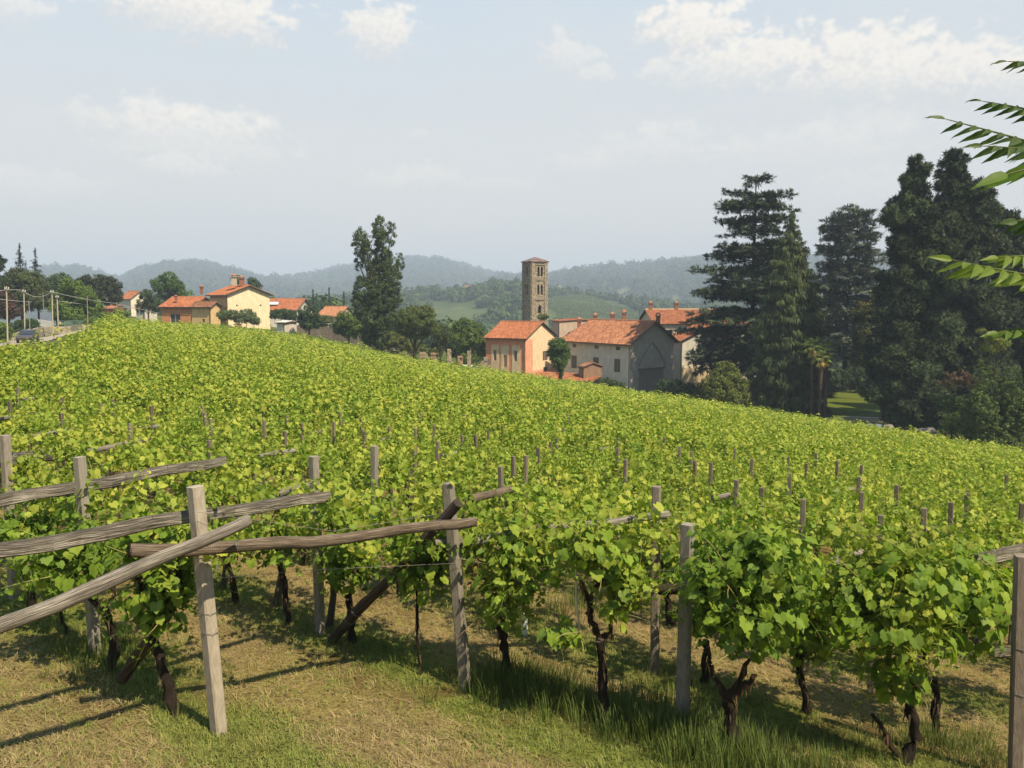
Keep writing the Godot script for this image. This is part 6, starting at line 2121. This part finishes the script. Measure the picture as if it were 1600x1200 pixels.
	leafy_tree("tree", "thin spindly tree between round-crowned tree and leafy tree", "tree", "", 688, 124, 562, [[690, 520, 14, 16], [684, 540, 12, 10], [700, 530, 8, 10]], ol0, ol1, 0.12, 0.6, 0.55)
	leafy_tree("tree", "wide green leafy tree left of the chapel", "tree", "", 730, 134, 580, [[725, 510, 18, 12], [742, 518, 16, 14], [712, 520, 14, 14], [728, 532, 28, 18], [748, 545, 12, 18], [710, 545, 16, 14], [735, 558, 24, 12]], br0 * 0.75, br1 * 0.8, 0.25)
	bush("bush", "yellowish bushes between the poplar and the round-crowned tree", "bush", "", 130, [[612, 530, 16, 14], [630, 536, 14, 12], [600, 545, 12, 8], [650, 545, 18, 9], [680, 550, 14, 8]], Color(0.075, 0.1, 0.022), Color(0.15, 0.165, 0.035))
	leafy_tree("tree", "pale green tree behind the poplar's foot", "tree", "", 622, 150, 560, [[618, 505, 14, 18], [632, 515, 10, 16]], ol0 * 1.2, ol1 * 1.2, 0.15)
	bush("bush", "small green bush at the base of the round-crowned tree", "bush", "", 119, [[665, 563, 10, 4], [640, 560, 12, 4]], br0, br1, 0.5)
	hedge("low_hedge", "low bright green hedge in front of the chapel", at(742, 576, 116), at(806, 588, 113), 1.3, 1.2, Color(0.075, 0.14, 0.022), Color(0.13, 0.2, 0.03))
	# ivy-clad stump tree
	leafy_tree("ivy_tree", "pollarded tree wrapped in ivy before the chapel door", "tree", "", 876, 112, 604, [[872, 538, 15, 11], [865, 552, 11, 14], [880, 552, 12, 15], [874, 566, 12, 12], [876, 580, 6, 10], [876, 592, 4.5, 10]], Color(0.045, 0.085, 0.02), Color(0.1, 0.155, 0.035), 0.3, 1.4, 0.5)
	bush("bush", "dark bush below the grey house", "bush", "", 116, [[945, 600, 22, 9], [925, 603, 14, 7], [965, 605, 14, 7]], Color(0.025, 0.045, 0.015), Color(0.05, 0.08, 0.02))
	hedge("dark_hedge", "tall dark hedge before the white wing", at(1030, 592, 108), at(1112, 596, 105), 3.6, 2.0, Color(0.022, 0.045, 0.014), Color(0.045, 0.08, 0.02), 0.6)
	bush("bush", "round yellow-green bush at the foot of the layered cedar", "bush", "", 93, [[1135, 590, 26, 24], [1120, 605, 24, 22], [1150, 607, 22, 24], [1135, 618, 36, 18]], Color(0.06, 0.085, 0.016), Color(0.13, 0.15, 0.03), 0.6)
	# --- the park
	conifer("cedar", "tall layered cedar with flat dark boughs behind the grey house", "", 1172, 113, 617, 276, 124, [[0.0, 0.62], [0.15, 0.88], [0.35, 0.95], [0.5, 0.78], [0.62, 0.6], [0.72, 0.52], [0.77, 0.46], [0.84, 0.5], [0.93, 0.44], [0.98, 0.26], [1.0, 0.08]], 0, Color(0.04, 0.062, 0.04), Color(0.085, 0.115, 0.06), 0.6, 0.14, 23, 0.95, 1.1, 0)
	bush("bush", "dark shrubs in the shade under the blue-grey cedar", "bush", "", 124, [[1345, 590, 30, 22], [1310, 595, 26, 18], [1375, 600, 24, 20]], dk0, dk1, 0.7)
	conifer("spruce", "dark weeping spruce just in front of the layered cedar", "", 1228, 97, 640, 330, 62, [[0.0, 0.75], [0.12, 1.0], [0.35, 1.0], [0.55, 0.85], [0.75, 0.58], [0.9, 0.3], [1.0, 0.06]], 1, Color(0.03, 0.05, 0.024), Color(0.08, 0.1, 0.035), 0.4, 0.05, 44, 1.2, 1.2)
	conifer("cedar", "blue-grey cedar with rounded top behind the palms", "", 1318, 128, 612, 322, 66, [[0.0, 0.3], [0.25, 0.6], [0.4, 0.95], [0.55, 1.0], [0.7, 0.85], [0.85, 0.75], [0.95, 0.6], [1.0, 0.3]], 0, Color(0.07, 0.095, 0.078), Color(0.15, 0.18, 0.125), 0.45, 0.2, 24, 1.05, 1.25)
	puffy_conifer("giant_conifer", "dark puffy conifer with a narrow rounded top, left of the tallest", "huge dark conifers in the park", 1430, 88, 676, 243, [[1429, 258, 11, 16], [1429, 275, 17, 20], [1426, 292, 20, 24], [1445, 300, 14, 24], [1410, 335, 22, 30], [1440, 345, 26, 30], [1412, 385, 26, 34], [1450, 395, 30, 40], [1405, 440, 28, 40], [1455, 450, 34, 40], [1410, 500, 34, 44], [1460, 510, 30, 40], [1385, 545, 26, 40], [1420, 570, 34, 44], [1395, 610, 34, 44], [1440, 630, 40, 40]], Color(0.026, 0.043, 0.021), Color(0.064, 0.088, 0.034), 0.7)
	puffy_conifer("giant_conifer", "tallest dark puffy conifer with a broad cone top", "huge dark conifers in the park", 1495, 92, 680, 233, [[1488, 252, 14, 20], [1498, 270, 18, 24], [1482, 295, 22, 26], [1512, 300, 22, 28], [1535, 305, 16, 22], [1490, 340, 28, 30], [1525, 345, 28, 34], [1548, 330, 12, 18], [1500, 395, 40, 44], [1545, 400, 28, 40], [1510, 460, 44, 44], [1490, 520, 34, 40], [1545, 500, 40, 46], [1500, 590, 40, 50], [1540, 570, 40, 44], [1480, 640, 34, 34]], Color(0.025, 0.041, 0.021), Color(0.06, 0.082, 0.032), 0.8)
	puffy_conifer("giant_conifer", "dark puffy conifer with a rounded shoulder at the frame edge", "huge dark conifers in the park", 1585, 96, 680, 318, [[1575, 345, 18, 24], [1600, 380, 26, 34], [1570, 400, 24, 34], [1600, 440, 34, 40], [1580, 500, 40, 44], [1610, 560, 44, 50], [1640, 480, 40, 60], [1650, 600, 50, 60], [1660, 400, 40, 50]], Color(0.025, 0.04, 0.021), Color(0.058, 0.079, 0.032), 0.8)
	leafy_tree("tree", "yellow-flecked tree between blue-grey cedar and dark conifers", "tree", "", 1368, 112, 620, [[1372, 470, 16, 14], [1355, 490, 20, 20], [1380, 500, 18, 24], [1350, 525, 20, 22], [1345, 555, 16, 20]], Color(0.04, 0.055, 0.012), Color(0.15, 0.14, 0.025), 0.2, 0.8, 0.7)
	leafy_tree("tree", "young bright leafy tree before the dark conifers", "tree", "", 1548, 74, 700, [[1535, 518, 10, 6], [1550, 528, 16, 8], [1565, 540, 14, 8], [1545, 545, 14, 6]], Color(0.1, 0.13, 0.02), Color(0.2, 0.22, 0.035), 0.1, 0.9, 0.5)
	bush("cypress_bush", "pale green cypress bush with several upright tips", "bush", "", 71, [[1545, 660, 40, 40], [1534, 590, 9, 32], [1553, 600, 12, 34], [1580, 595, 8, 32], [1570, 620, 14, 34], [1525, 640, 20, 34], [1585, 650, 20, 44], [1560, 690, 44, 20], [1600, 640, 18, 40]], Color(0.05, 0.085, 0.02), Color(0.11, 0.15, 0.035), 0.5)
	bush("bush", "reddish-brown feathery shrub in the shade of the conifers", "bush", "", 74, [[1490, 590, 20, 10], [1512, 594, 16, 10], [1475, 600, 12, 8]], Color(0.06, 0.04, 0.026), Color(0.13, 0.09, 0.055), 0.5, 0.6)
	bush("bush", "small bright green bush in front of the dark conifers", "bush", "", 75, [[1488, 660, 12, 18], [1478, 672, 10, 14], [1500, 680, 12, 12]], Color(0.06, 0.11, 0.018), Color(0.12, 0.19, 0.028), 0.5)
	bush("bush", "dark ferny bush beside the pale cypress bush", "bush", "", 76, [[1490, 632, 26, 14], [1510, 642, 18, 14]], Color(0.03, 0.06, 0.016), Color(0.06, 0.1, 0.024), 0.55)
	bush("bush", "dark laurel mass closing the pond's far corner", "bush", "", 88, [[1400, 650, 26, 30], [1440, 655, 30, 26], [1425, 620, 34, 40]], dk0, dk1, 0.7)
	bush("bush", "sunlit green weeds under the dark spruce", "bush", "", 92, [[1190, 640, 16, 5], [1210, 644, 14, 5], [1225, 648, 12, 4]], br0 * 0.8, br1 * 0.8, 0.4)
	hedge("dark_hedge", "low dark hedge across the park behind the spruce", at(1180, 620, 112), at(1300, 618, 116), 1.6, 1.6, dk0, dk1, 0.7)
	# palms
	for q in [[1268, 646, 540, 92, "slim dark palm with a green crown beside the spruce"], [1281, 648, 556, 91, "palm with a shaggy trunk in the middle of the clump"], [1289, 650, 545, 92, "palm with hanging yellow fronds, next to the pond"]]:
		palm(q)
	for q in [[[1388, 668, 76, 0.32], "rounded grey rock at the vine edge by the pond"], [[1452, 674, 74, 0.36], "weathered grey boulder below the dark conifers"], [[1438, 673, 75, 0.24], "smaller grey rock beside the weathered boulder"]]:
		var p := at(q[0][0], q[0][1], q[0][2])
		rng.seed = int(q[0][0])
		var g := Geo.new()
		var prev := []
		for j in 7:
			var ring := []
			for k in 11:
				var th := PI * j / 6.0
				var ph := TAU * (k % 10) / 10.0
				var n := Vector3(sin(th) * cos(ph), cos(th) * 0.6, sin(th) * sin(ph))
				ring.append(p + n * q[0][3] * (1.0 + 0.4 * nz.get_noise_3d(n.x * 60.0 + q[0][0], n.y * 60.0, n.z * 60.0)) * 1.6)
			if j:
				for k in 10:
					g.quad(prev[k], prev[k + 1], ring[k + 1], ring[k], Color(0.2, 0.185, 0.165))
			prev = ring
		tag(part("rock", g.mesh(), M.plaster, self), q[1], "rock", "rocks at the edge of the park")
	# lawn and pond
	flat_patch("lawn", [[1175, 640, 97], [1300, 648, 98], [1380, 642, 104], [1385, 622, 122], [1250, 618, 126], [1160, 625, 118]], Color(0.12, 0.15, 0.025), 0.05, M.ground)
	flat_patch("pond_water", [[1292, 655, 90], [1330, 662, 86], [1378, 668, 84], [1385, 660, 89], [1376, 651, 93], [1300, 650, 93.5]], Color(0.02, 0.024, 0.02), 0.28, M.water)
	var rim := [[1290, 651, 93.8], [1315, 649, 94.6], [1345, 649, 95.0], [1378, 652, 94.0]]
	var rg := Geo.new()
	for i in rim.size() - 1:
		var a := at(rim[i][0], rim[i][1], rim[i][2])
		var b := at(rim[i + 1][0], rim[i + 1][1], rim[i + 1][2])
		var yy := pond_y
		a.y = yy + 0.1
		b.y = yy + 0.1
		rg.box((a + b) * 0.5, b - a, Vector3(0, 0.5, 0), Vector3(0, 0, 0.5), Color(0.45, 0.43, 0.4))
	tag(part("pond_rim", rg.mesh(), M.plaster, self), "pale stone kerb along the far side of the pond", "kerb")

var pond_y := 0.0

func flat_patch(called: String, line: Array, col: Color, up: float, m: Material) -> void:
	var pts := []
	var y := -1e9
	for q in line:
		var p := on_ground(q[0], q[2], q[1])
		pts.append(p)
		y = maxf(y, p.y)
	var c := Vector3.ZERO
	for p in pts:
		c += p / pts.size()
	c.y = ground(c.x, c.z)
	var g := Geo.new()
	if called == "pond_water":
		pond_y = y + up
	for i in pts.size():
		var a: Vector3 = pts[i]
		var b: Vector3 = pts[(i + 1) % pts.size()]
		if called == "pond_water":
			g.tri(Vector3(a.x, y + up, a.z), Vector3(b.x, y + up, b.z), Vector3(c.x, y + up, c.z), col)
			continue
		for k in 10:
			for w in 10:
				var f := func(s: float, t: float) -> Vector3:
					var p := a.lerp(b, s).lerp(c, t)
					p.y = ground(p.x, p.z) + up
					return p
				g.quad(f.call(k / 10.0, w / 10.0), f.call((k + 1) / 10.0, w / 10.0), f.call((k + 1) / 10.0, (w + 1) / 10.0), f.call(k / 10.0, (w + 1) / 10.0), col)
	if called == "pond_water":
		for i in g.n.size():
			if g.n[i].y < 0.0:
				g.n[i] = -g.n[i]
	part(called, g.mesh(), m, self, "structure")

func palm(q: Array) -> void:
	rng.seed = int(q[0])
	var b := on_ground(q[0], q[3], q[1])
	var top := at(q[0] + 2, q[2], q[3])
	var t := thing("palm_tree", q[4], "palm", b, "palms beside the pond")
	var g := Geo.new()
	var pts := []
	var rad := []
	for i in 9:
		pts.append(b.lerp(top, i / 8.0) - Vector3(0, 0.3 if i == 0 else 0.0, 0))
		rad.append(0.16 + 0.05 * (i % 2) + (0.12 if i > 5 else 0.0))
	g.tube(pts, rad, 9, Color(0.06, 0.046, 0.035), 1.0, 0.12, 4)
	part("trunk", g.mesh(b), M.straw, t)
	for i in 26:
		var az := i * 2.4
		var el := lerpf(1.1, -1.25, i / 25.0)
		var d := Vector3(cos(az) * cos(el), sin(el), sin(az) * cos(el))
		var L := rng.randf_range(0.7, 1.0)
		var e := top + d * L
		var fg := Geo.new()
		var dead := i > 17
		var col := mixc(Color(0.11, 0.17, 0.03), Color(0.2, 0.25, 0.05), rng.randf()) if not dead else mixc(Color(0.34, 0.25, 0.05), Color(0.4, 0.32, 0.12), rng.randf())
		fg.tube([top, e], [0.02, 0.012], 4, col)
		for k in 13:
			var a := lerpf(-1.5, 1.5, k / 12.0)
			var side := d.cross(Vector3.UP).normalized()
			var dd := (d * cos(a) + side * sin(a) + Vector3(0, -0.25, 0)).normalized()
			blade_into(fg, e, dd, 0.06, rng.randf_range(0.5, 0.75), 0.25, col)
		part("frond", fg.mesh(b), M.crown, t)

func make_hills() -> void:
	var fr := [Color(0.026, 0.05, 0.02), Color(0.055, 0.085, 0.03)]
	var soil := Color(0.05, 0.07, 0.025)
	var mead := Color(0.16, 0.19, 0.06)
	var l1 := [[-500, 452], [-200, 446], [0, 445], [60, 432], [80, 427], [130, 427], [170, 440], [190, 442], [225, 428], [275, 419], [330, 422], [370, 432], [420, 442], [470, 447], [560, 455]]
	var l2 := [[380, 452], [450, 443], [500, 436], [545, 426], [590, 418], [640, 415], [680, 415], [720, 424], [765, 436], [810, 442], [880, 452]]
	var l3 := [[690, 462], [760, 446], [800, 440], [860, 436], [900, 431], [960, 426], [1020, 420], [1080, 415], [1160, 412], [1300, 408], [1400, 405], [1550, 412], [1800, 420], [2200, 440]]
	hill("far_hill", l2, 1500.0, 3300.0, soil, mead, [], -34.0, 6.0)
	woods("far_woods", "hazy blue-green woods on the middle far hill", l2, 1500.0, 3300.0, -34.0, 6.0, 6000, 26.0, fr, [])
	hill("far_hill", l1, 1300.0, 2700.0, soil, mead, [], -34.0, 6.0)
	woods("far_woods", "hazy woods on the far hill behind the cream house", l1, 1300.0, 2700.0, -34.0, 6.0, 6500, 22.0, fr, [])
	var f3 := [[915, 0.28, 26, 0.05], [985, 0.3, 18, 0.06], [1055, 0.2, 14, 0.06], [875, 0.36, 12, 0.05]]
	hill("far_hill", l3, 1050.0, 2500.0, soil, Color(0.22, 0.2, 0.09), f3, -34.0, 6.0)
	woods("far_woods", "hazy woods on the long far hill behind the cedar", l3, 1050.0, 2500.0, -34.0, 6.0, 7500, 20.0, fr, f3)
	var m1 := [[380, 486], [470, 476], [560, 470], [620, 466], [680, 461], [740, 460], [770, 452], [820, 451], [860, 462], [905, 462], [950, 470], [1000, 478], [1060, 484], [1200, 486], [1500, 490], [1800, 500]]
	var fm := [[905, 0.62, 52, 0.36], [960, 0.45, 40, 0.3], [715, 0.4, 55, 0.16], [850, 0.3, 40, 0.12]]
	hill("near_hill", m1, 430.0, 900.0, Color(0.06, 0.085, 0.03), Color(0.1, 0.13, 0.05), fm, -30.0, 3.0)
	woods("hill_woods", "green woods on the nearer low hill around its vineyard", m1, 430.0, 900.0, -30.0, 3.0, 3600, 9.5, [Color(0.03, 0.06, 0.02), Color(0.07, 0.11, 0.03)], fm)
	# the vineyard on that hill: rows of vines running up the slope
	rng.seed = 61
	var vx := []
	var vc := []
	for f in [fm[0], fm[1]]:
		for r in 34:
			for i in 60:
				var px: float = f[0] + f[2] * (-0.95 + 1.9 * r / 33.0)
				var k: float = f[1] + f[3] * (-0.95 + 1.9 * i / 59.0)
				var w: float = (px - f[0]) / f[2]
				var hh: float = (k - f[1]) / f[3]
				if w * w + hh * hh > 0.9 or rng.randf() < 0.12:
					continue
				var p := hill_point(px + rng.randf_range(-0.3, 0.3), k, m1, 430.0, 900.0, -30.0, 3.0)
				var s := rng.randf_range(1.3, 2.3)
				vx.append(Transform3D(Basis(Vector3.UP, rng.randf() * TAU).scaled(Vector3(s, s * 0.8, s)), p))
				vc.append(mixc(Color(0.07, 0.115, 0.03), Color(0.14, 0.18, 0.05), rng.randf()))
	var hv := Node3D.new()
	hv.name = "hill_vineyard"
	tag(hv, "pale green vineyard rows on the low hill beside the tower", "vineyard", "", "stuff")
	add_child(hv, true)
	scatter_split("row_foliage", G.far_crown, M.crown, vx, vc, hv, Vector3.ZERO)
	# trees on the valley floor
	rng.seed = 99
	var xf := []
	var cc := []
	for i in 1500:
		var d := rng.randf_range(215.0, 520.0)
		var px := rng.randf_range(120.0, 1500.0)
		var p := on_ground(px, d, 500)
		if px < 480.0 and d < 240.0:
			continue
		var s := rng.randf_range(4.0, 8.5)
		xf.append(Transform3D(Basis(Vector3.UP, rng.randf() * TAU).scaled(Vector3(s, s * rng.randf_range(0.8, 1.3), s)), p - Vector3(0, s * 0.1, 0)))
		cc.append(mixc(Color(0.035, 0.07, 0.02), Color(0.085, 0.13, 0.035), rng.randf()))
	var h := Node3D.new()
	h.name = "valley_woods"
	tag(h, "green trees filling the valley behind the village", "woods", "", "stuff")
	add_child(h, true)
	scatter_split("crown_foliage", G.far_crown, M.crown, xf, cc, h, Vector3.ZERO)
	# far houses
	var fh := [[733, 449, 850.0, 14, 7, "pale blocky farmhouse on the nearer low hill"], [873, 447, 1500.0, 12, 6, "far white house on the slope right of the tower"], [995, 455, 1500.0, 14, 6, "far pale house high on the long hill"], [925, 461, 1300.0, 12, 6, "far white house with a red roof above the hill vineyard"]]
	for q in fh:
		house("distant_house", q[5], "house", q[0], q[1], q[2], deg_to_rad(40), q[3] * 0.7, q[3] * 0.7, 2.0, 0.5, Color(0.62, 0.58, 0.52), Color(0.7, 0.66, 0.6), [], [])

# the tree of heaven whose fronds reach into the picture
func make_fronds() -> void:
	rng.seed = 300
	var foot := Vector3(2.08, 0, -2.55)
	foot.y = ground(foot.x, foot.z)
	var t := thing("overhanging_tree", "leafy tree branches with long pinnate leaves reaching in at the frame edge", "tree", foot)
	var g := Geo.new()
	g.tube([foot - Vector3(0, 0.2, 0), foot + Vector3(0.05, 0.9, 0), foot + Vector3(-0.02, 1.7, -0.05), foot + Vector3(0.0, 2.35, -0.08)], [0.045, 0.04, 0.03, 0.018], 8, Color(1, 1, 1))
	part("trunk", g.mesh(foot), tinted(M.bark, Color(0.16, 0.14, 0.11)), t)
	# [root px, py, depth], [tip], leaflets, leaflet length, hanging, colour tone
	var fr := [
		[[1690, 245, 2.55], [1600, 218, 2.5], [1478, 186, 2.45], 9, 0.125, 0.55, Color(0.06, 0.1, 0.02)],
		[[1700, 190, 2.75], [1620, 172, 2.7], [1535, 158, 2.65], 8, 0.12, 0.45, Color(0.07, 0.115, 0.022)],
		[[1700, 100, 2.7], [1640, 98, 2.65], [1575, 96, 2.6], 6, 0.11, 0.4, Color(0.06, 0.1, 0.02)],
		[[1720, 448, 2.45], [1600, 431, 2.4], [1488, 406, 2.35], 10, 0.14, 0.75, Color(0.13, 0.19, 0.022)],
		[[1720, 400, 2.6], [1650, 396, 2.55], [1560, 402, 2.5], 11, 0.12, 0.6, Color(0.14, 0.2, 0.025)],
		[[1710, 520, 2.5], [1640, 512, 2.45], [1560, 520, 2.4], 9, 0.13, 0.45, Color(0.09, 0.15, 0.02)],
		[[1730, 240, 1.9], [1670, 245, 1.85], [1575, 272, 1.8], 4, 0.19, 0.25, Color(0.1, 0.17, 0.018)],
		[[1710, 330, 2.1], [1650, 335, 2.05], [1590, 345, 2.0], 5, 0.13, 0.8, Color(0.05, 0.09, 0.02)],
		[[1700, 255, 2.4], [1640, 232, 2.4], [1535, 228, 2.35], 8, 0.12, 0.6, Color(0.06, 0.1, 0.02)],
	]
	for i in 18:   # the rest of its crown, spreading the other ways
		var az := rng.randf_range(-1.25, 1.9)
		var y := rng.randf_range(1.5, 2.35)
		var out := Vector3(cos(az), 0, sin(az))
		var p0 := foot + Vector3(0, y, -0.05) + out * 0.08
		var L := rng.randf_range(0.5, 0.85)
		fr.append([p0, p0 + out * L * 0.55 + Vector3(0, L * rng.randf_range(0.1, 0.4), 0), p0 + out * L + Vector3(0, L * rng.randf_range(-0.25, 0.2), 0), 8, 0.12, 0.6, mixc(Color(0.07, 0.115, 0.022), Color(0.13, 0.19, 0.025), rng.randf())])
	for f in fr:
		var a: Vector3 = f[0] if f[0] is Vector3 else at(f[0][0], f[0][1], f[0][2])
		var m: Vector3 = f[1] if f[1] is Vector3 else at(f[1][0], f[1][1], f[1][2])
		var e: Vector3 = f[2] if f[2] is Vector3 else at(f[2][0], f[2][1], f[2][2])
		var pts := []
		for i in 9:
			var u := i / 8.0
			pts.append(a.lerp(m, u).lerp(m.lerp(e, u), u))
		var sg := Geo.new()
		var root := foot + Vector3(0, clampf(a.y - foot.y - 0.25, 0.9, 2.3), -0.05)
		sg.tube([root] + pts, [0.006, 0.005, 0.0045, 0.004, 0.0036, 0.0032, 0.0028, 0.0024, 0.002, 0.0012], 5, Color(0.16, 0.17, 0.06))
		var st := part("frond", sg.mesh(foot), M.leaflet, t)
		var n: int = f[3]
		for i in n * 2 + 1:
			var u := 0.12 + 0.86 * (i / 2) / float(n)
			var s := 1.0 if i % 2 == 0 else -1.0
			if i == n * 2:
				u = 1.0
			var k := u * 8.0
			var j := mini(7, int(k))
			var p: Vector3 = (pts[j] as Vector3).lerp(pts[j + 1], k - j)
			var ax: Vector3 = ((pts[j + 1] as Vector3) - pts[j]).normalized()
			var side := ax.cross(Vector3.UP).normalized() * s
			var d := (side * 0.7 + ax * rng.randf_range(0.75, 1.05) + Vector3(0, -f[5] * rng.randf_range(0.25, 0.8), 0)).normalized()
			if i == n * 2:
				d = ax
			var L: float = f[4] * rng.randf_range(0.8, 1.1) * (1.0 - 0.45 * u)
			var nrm := Vector3(0, 0.6, 0.75) + rdir() * 0.3
			nrm = (nrm - d * nrm.dot(d)).normalized()
			var x := d.cross(nrm).normalized()
			nrm = x.cross(d).normalized()
			var lg := Geo.new()
			var prev := []
			for w in 8:
				var v := w / 7.0
				var hw := L * 0.14 * sin(PI * pow(v, 0.62)) * (1.0 - 0.15 * v) + 0.0003
				if w % 2 == 1 and w < 7:
					hw *= 1.06
				var c := p + d * L * v - nrm * L * rng.randf_range(0.16, 0.26) * v * v
				var cur := [c - x * hw + nrm * hw * 0.25, c, c + x * hw + nrm * hw * 0.25]
				if w:
					lg.quad(prev[0], prev[1], cur[1], cur[0], f[6])
					lg.quad(prev[1], prev[2], cur[2], cur[1], f[6] * 0.93)
				prev = cur
			part("leaflet", lg.mesh(foot), M.leaflet, st)

# ---------------------------------------------------------------- all of it
func _ready() -> void:
	nz.seed = 9
	nz.frequency = 0.02
	nz.fractal_octaves = 3
	make_camera_and_light()
	var t0 := Time.get_ticks_msec()
	make_materials()
	make_ground()
	make_leaf_meshes()
	make_hills()
	make_church()
	make_left_village()
	make_ruins()
	make_trees()
	make_posts_and_beams()
	make_canopy()
	make_vines()
	make_grass()
	make_fronds()
	print("built in ", Time.get_ticks_msec() - t0, " ms")
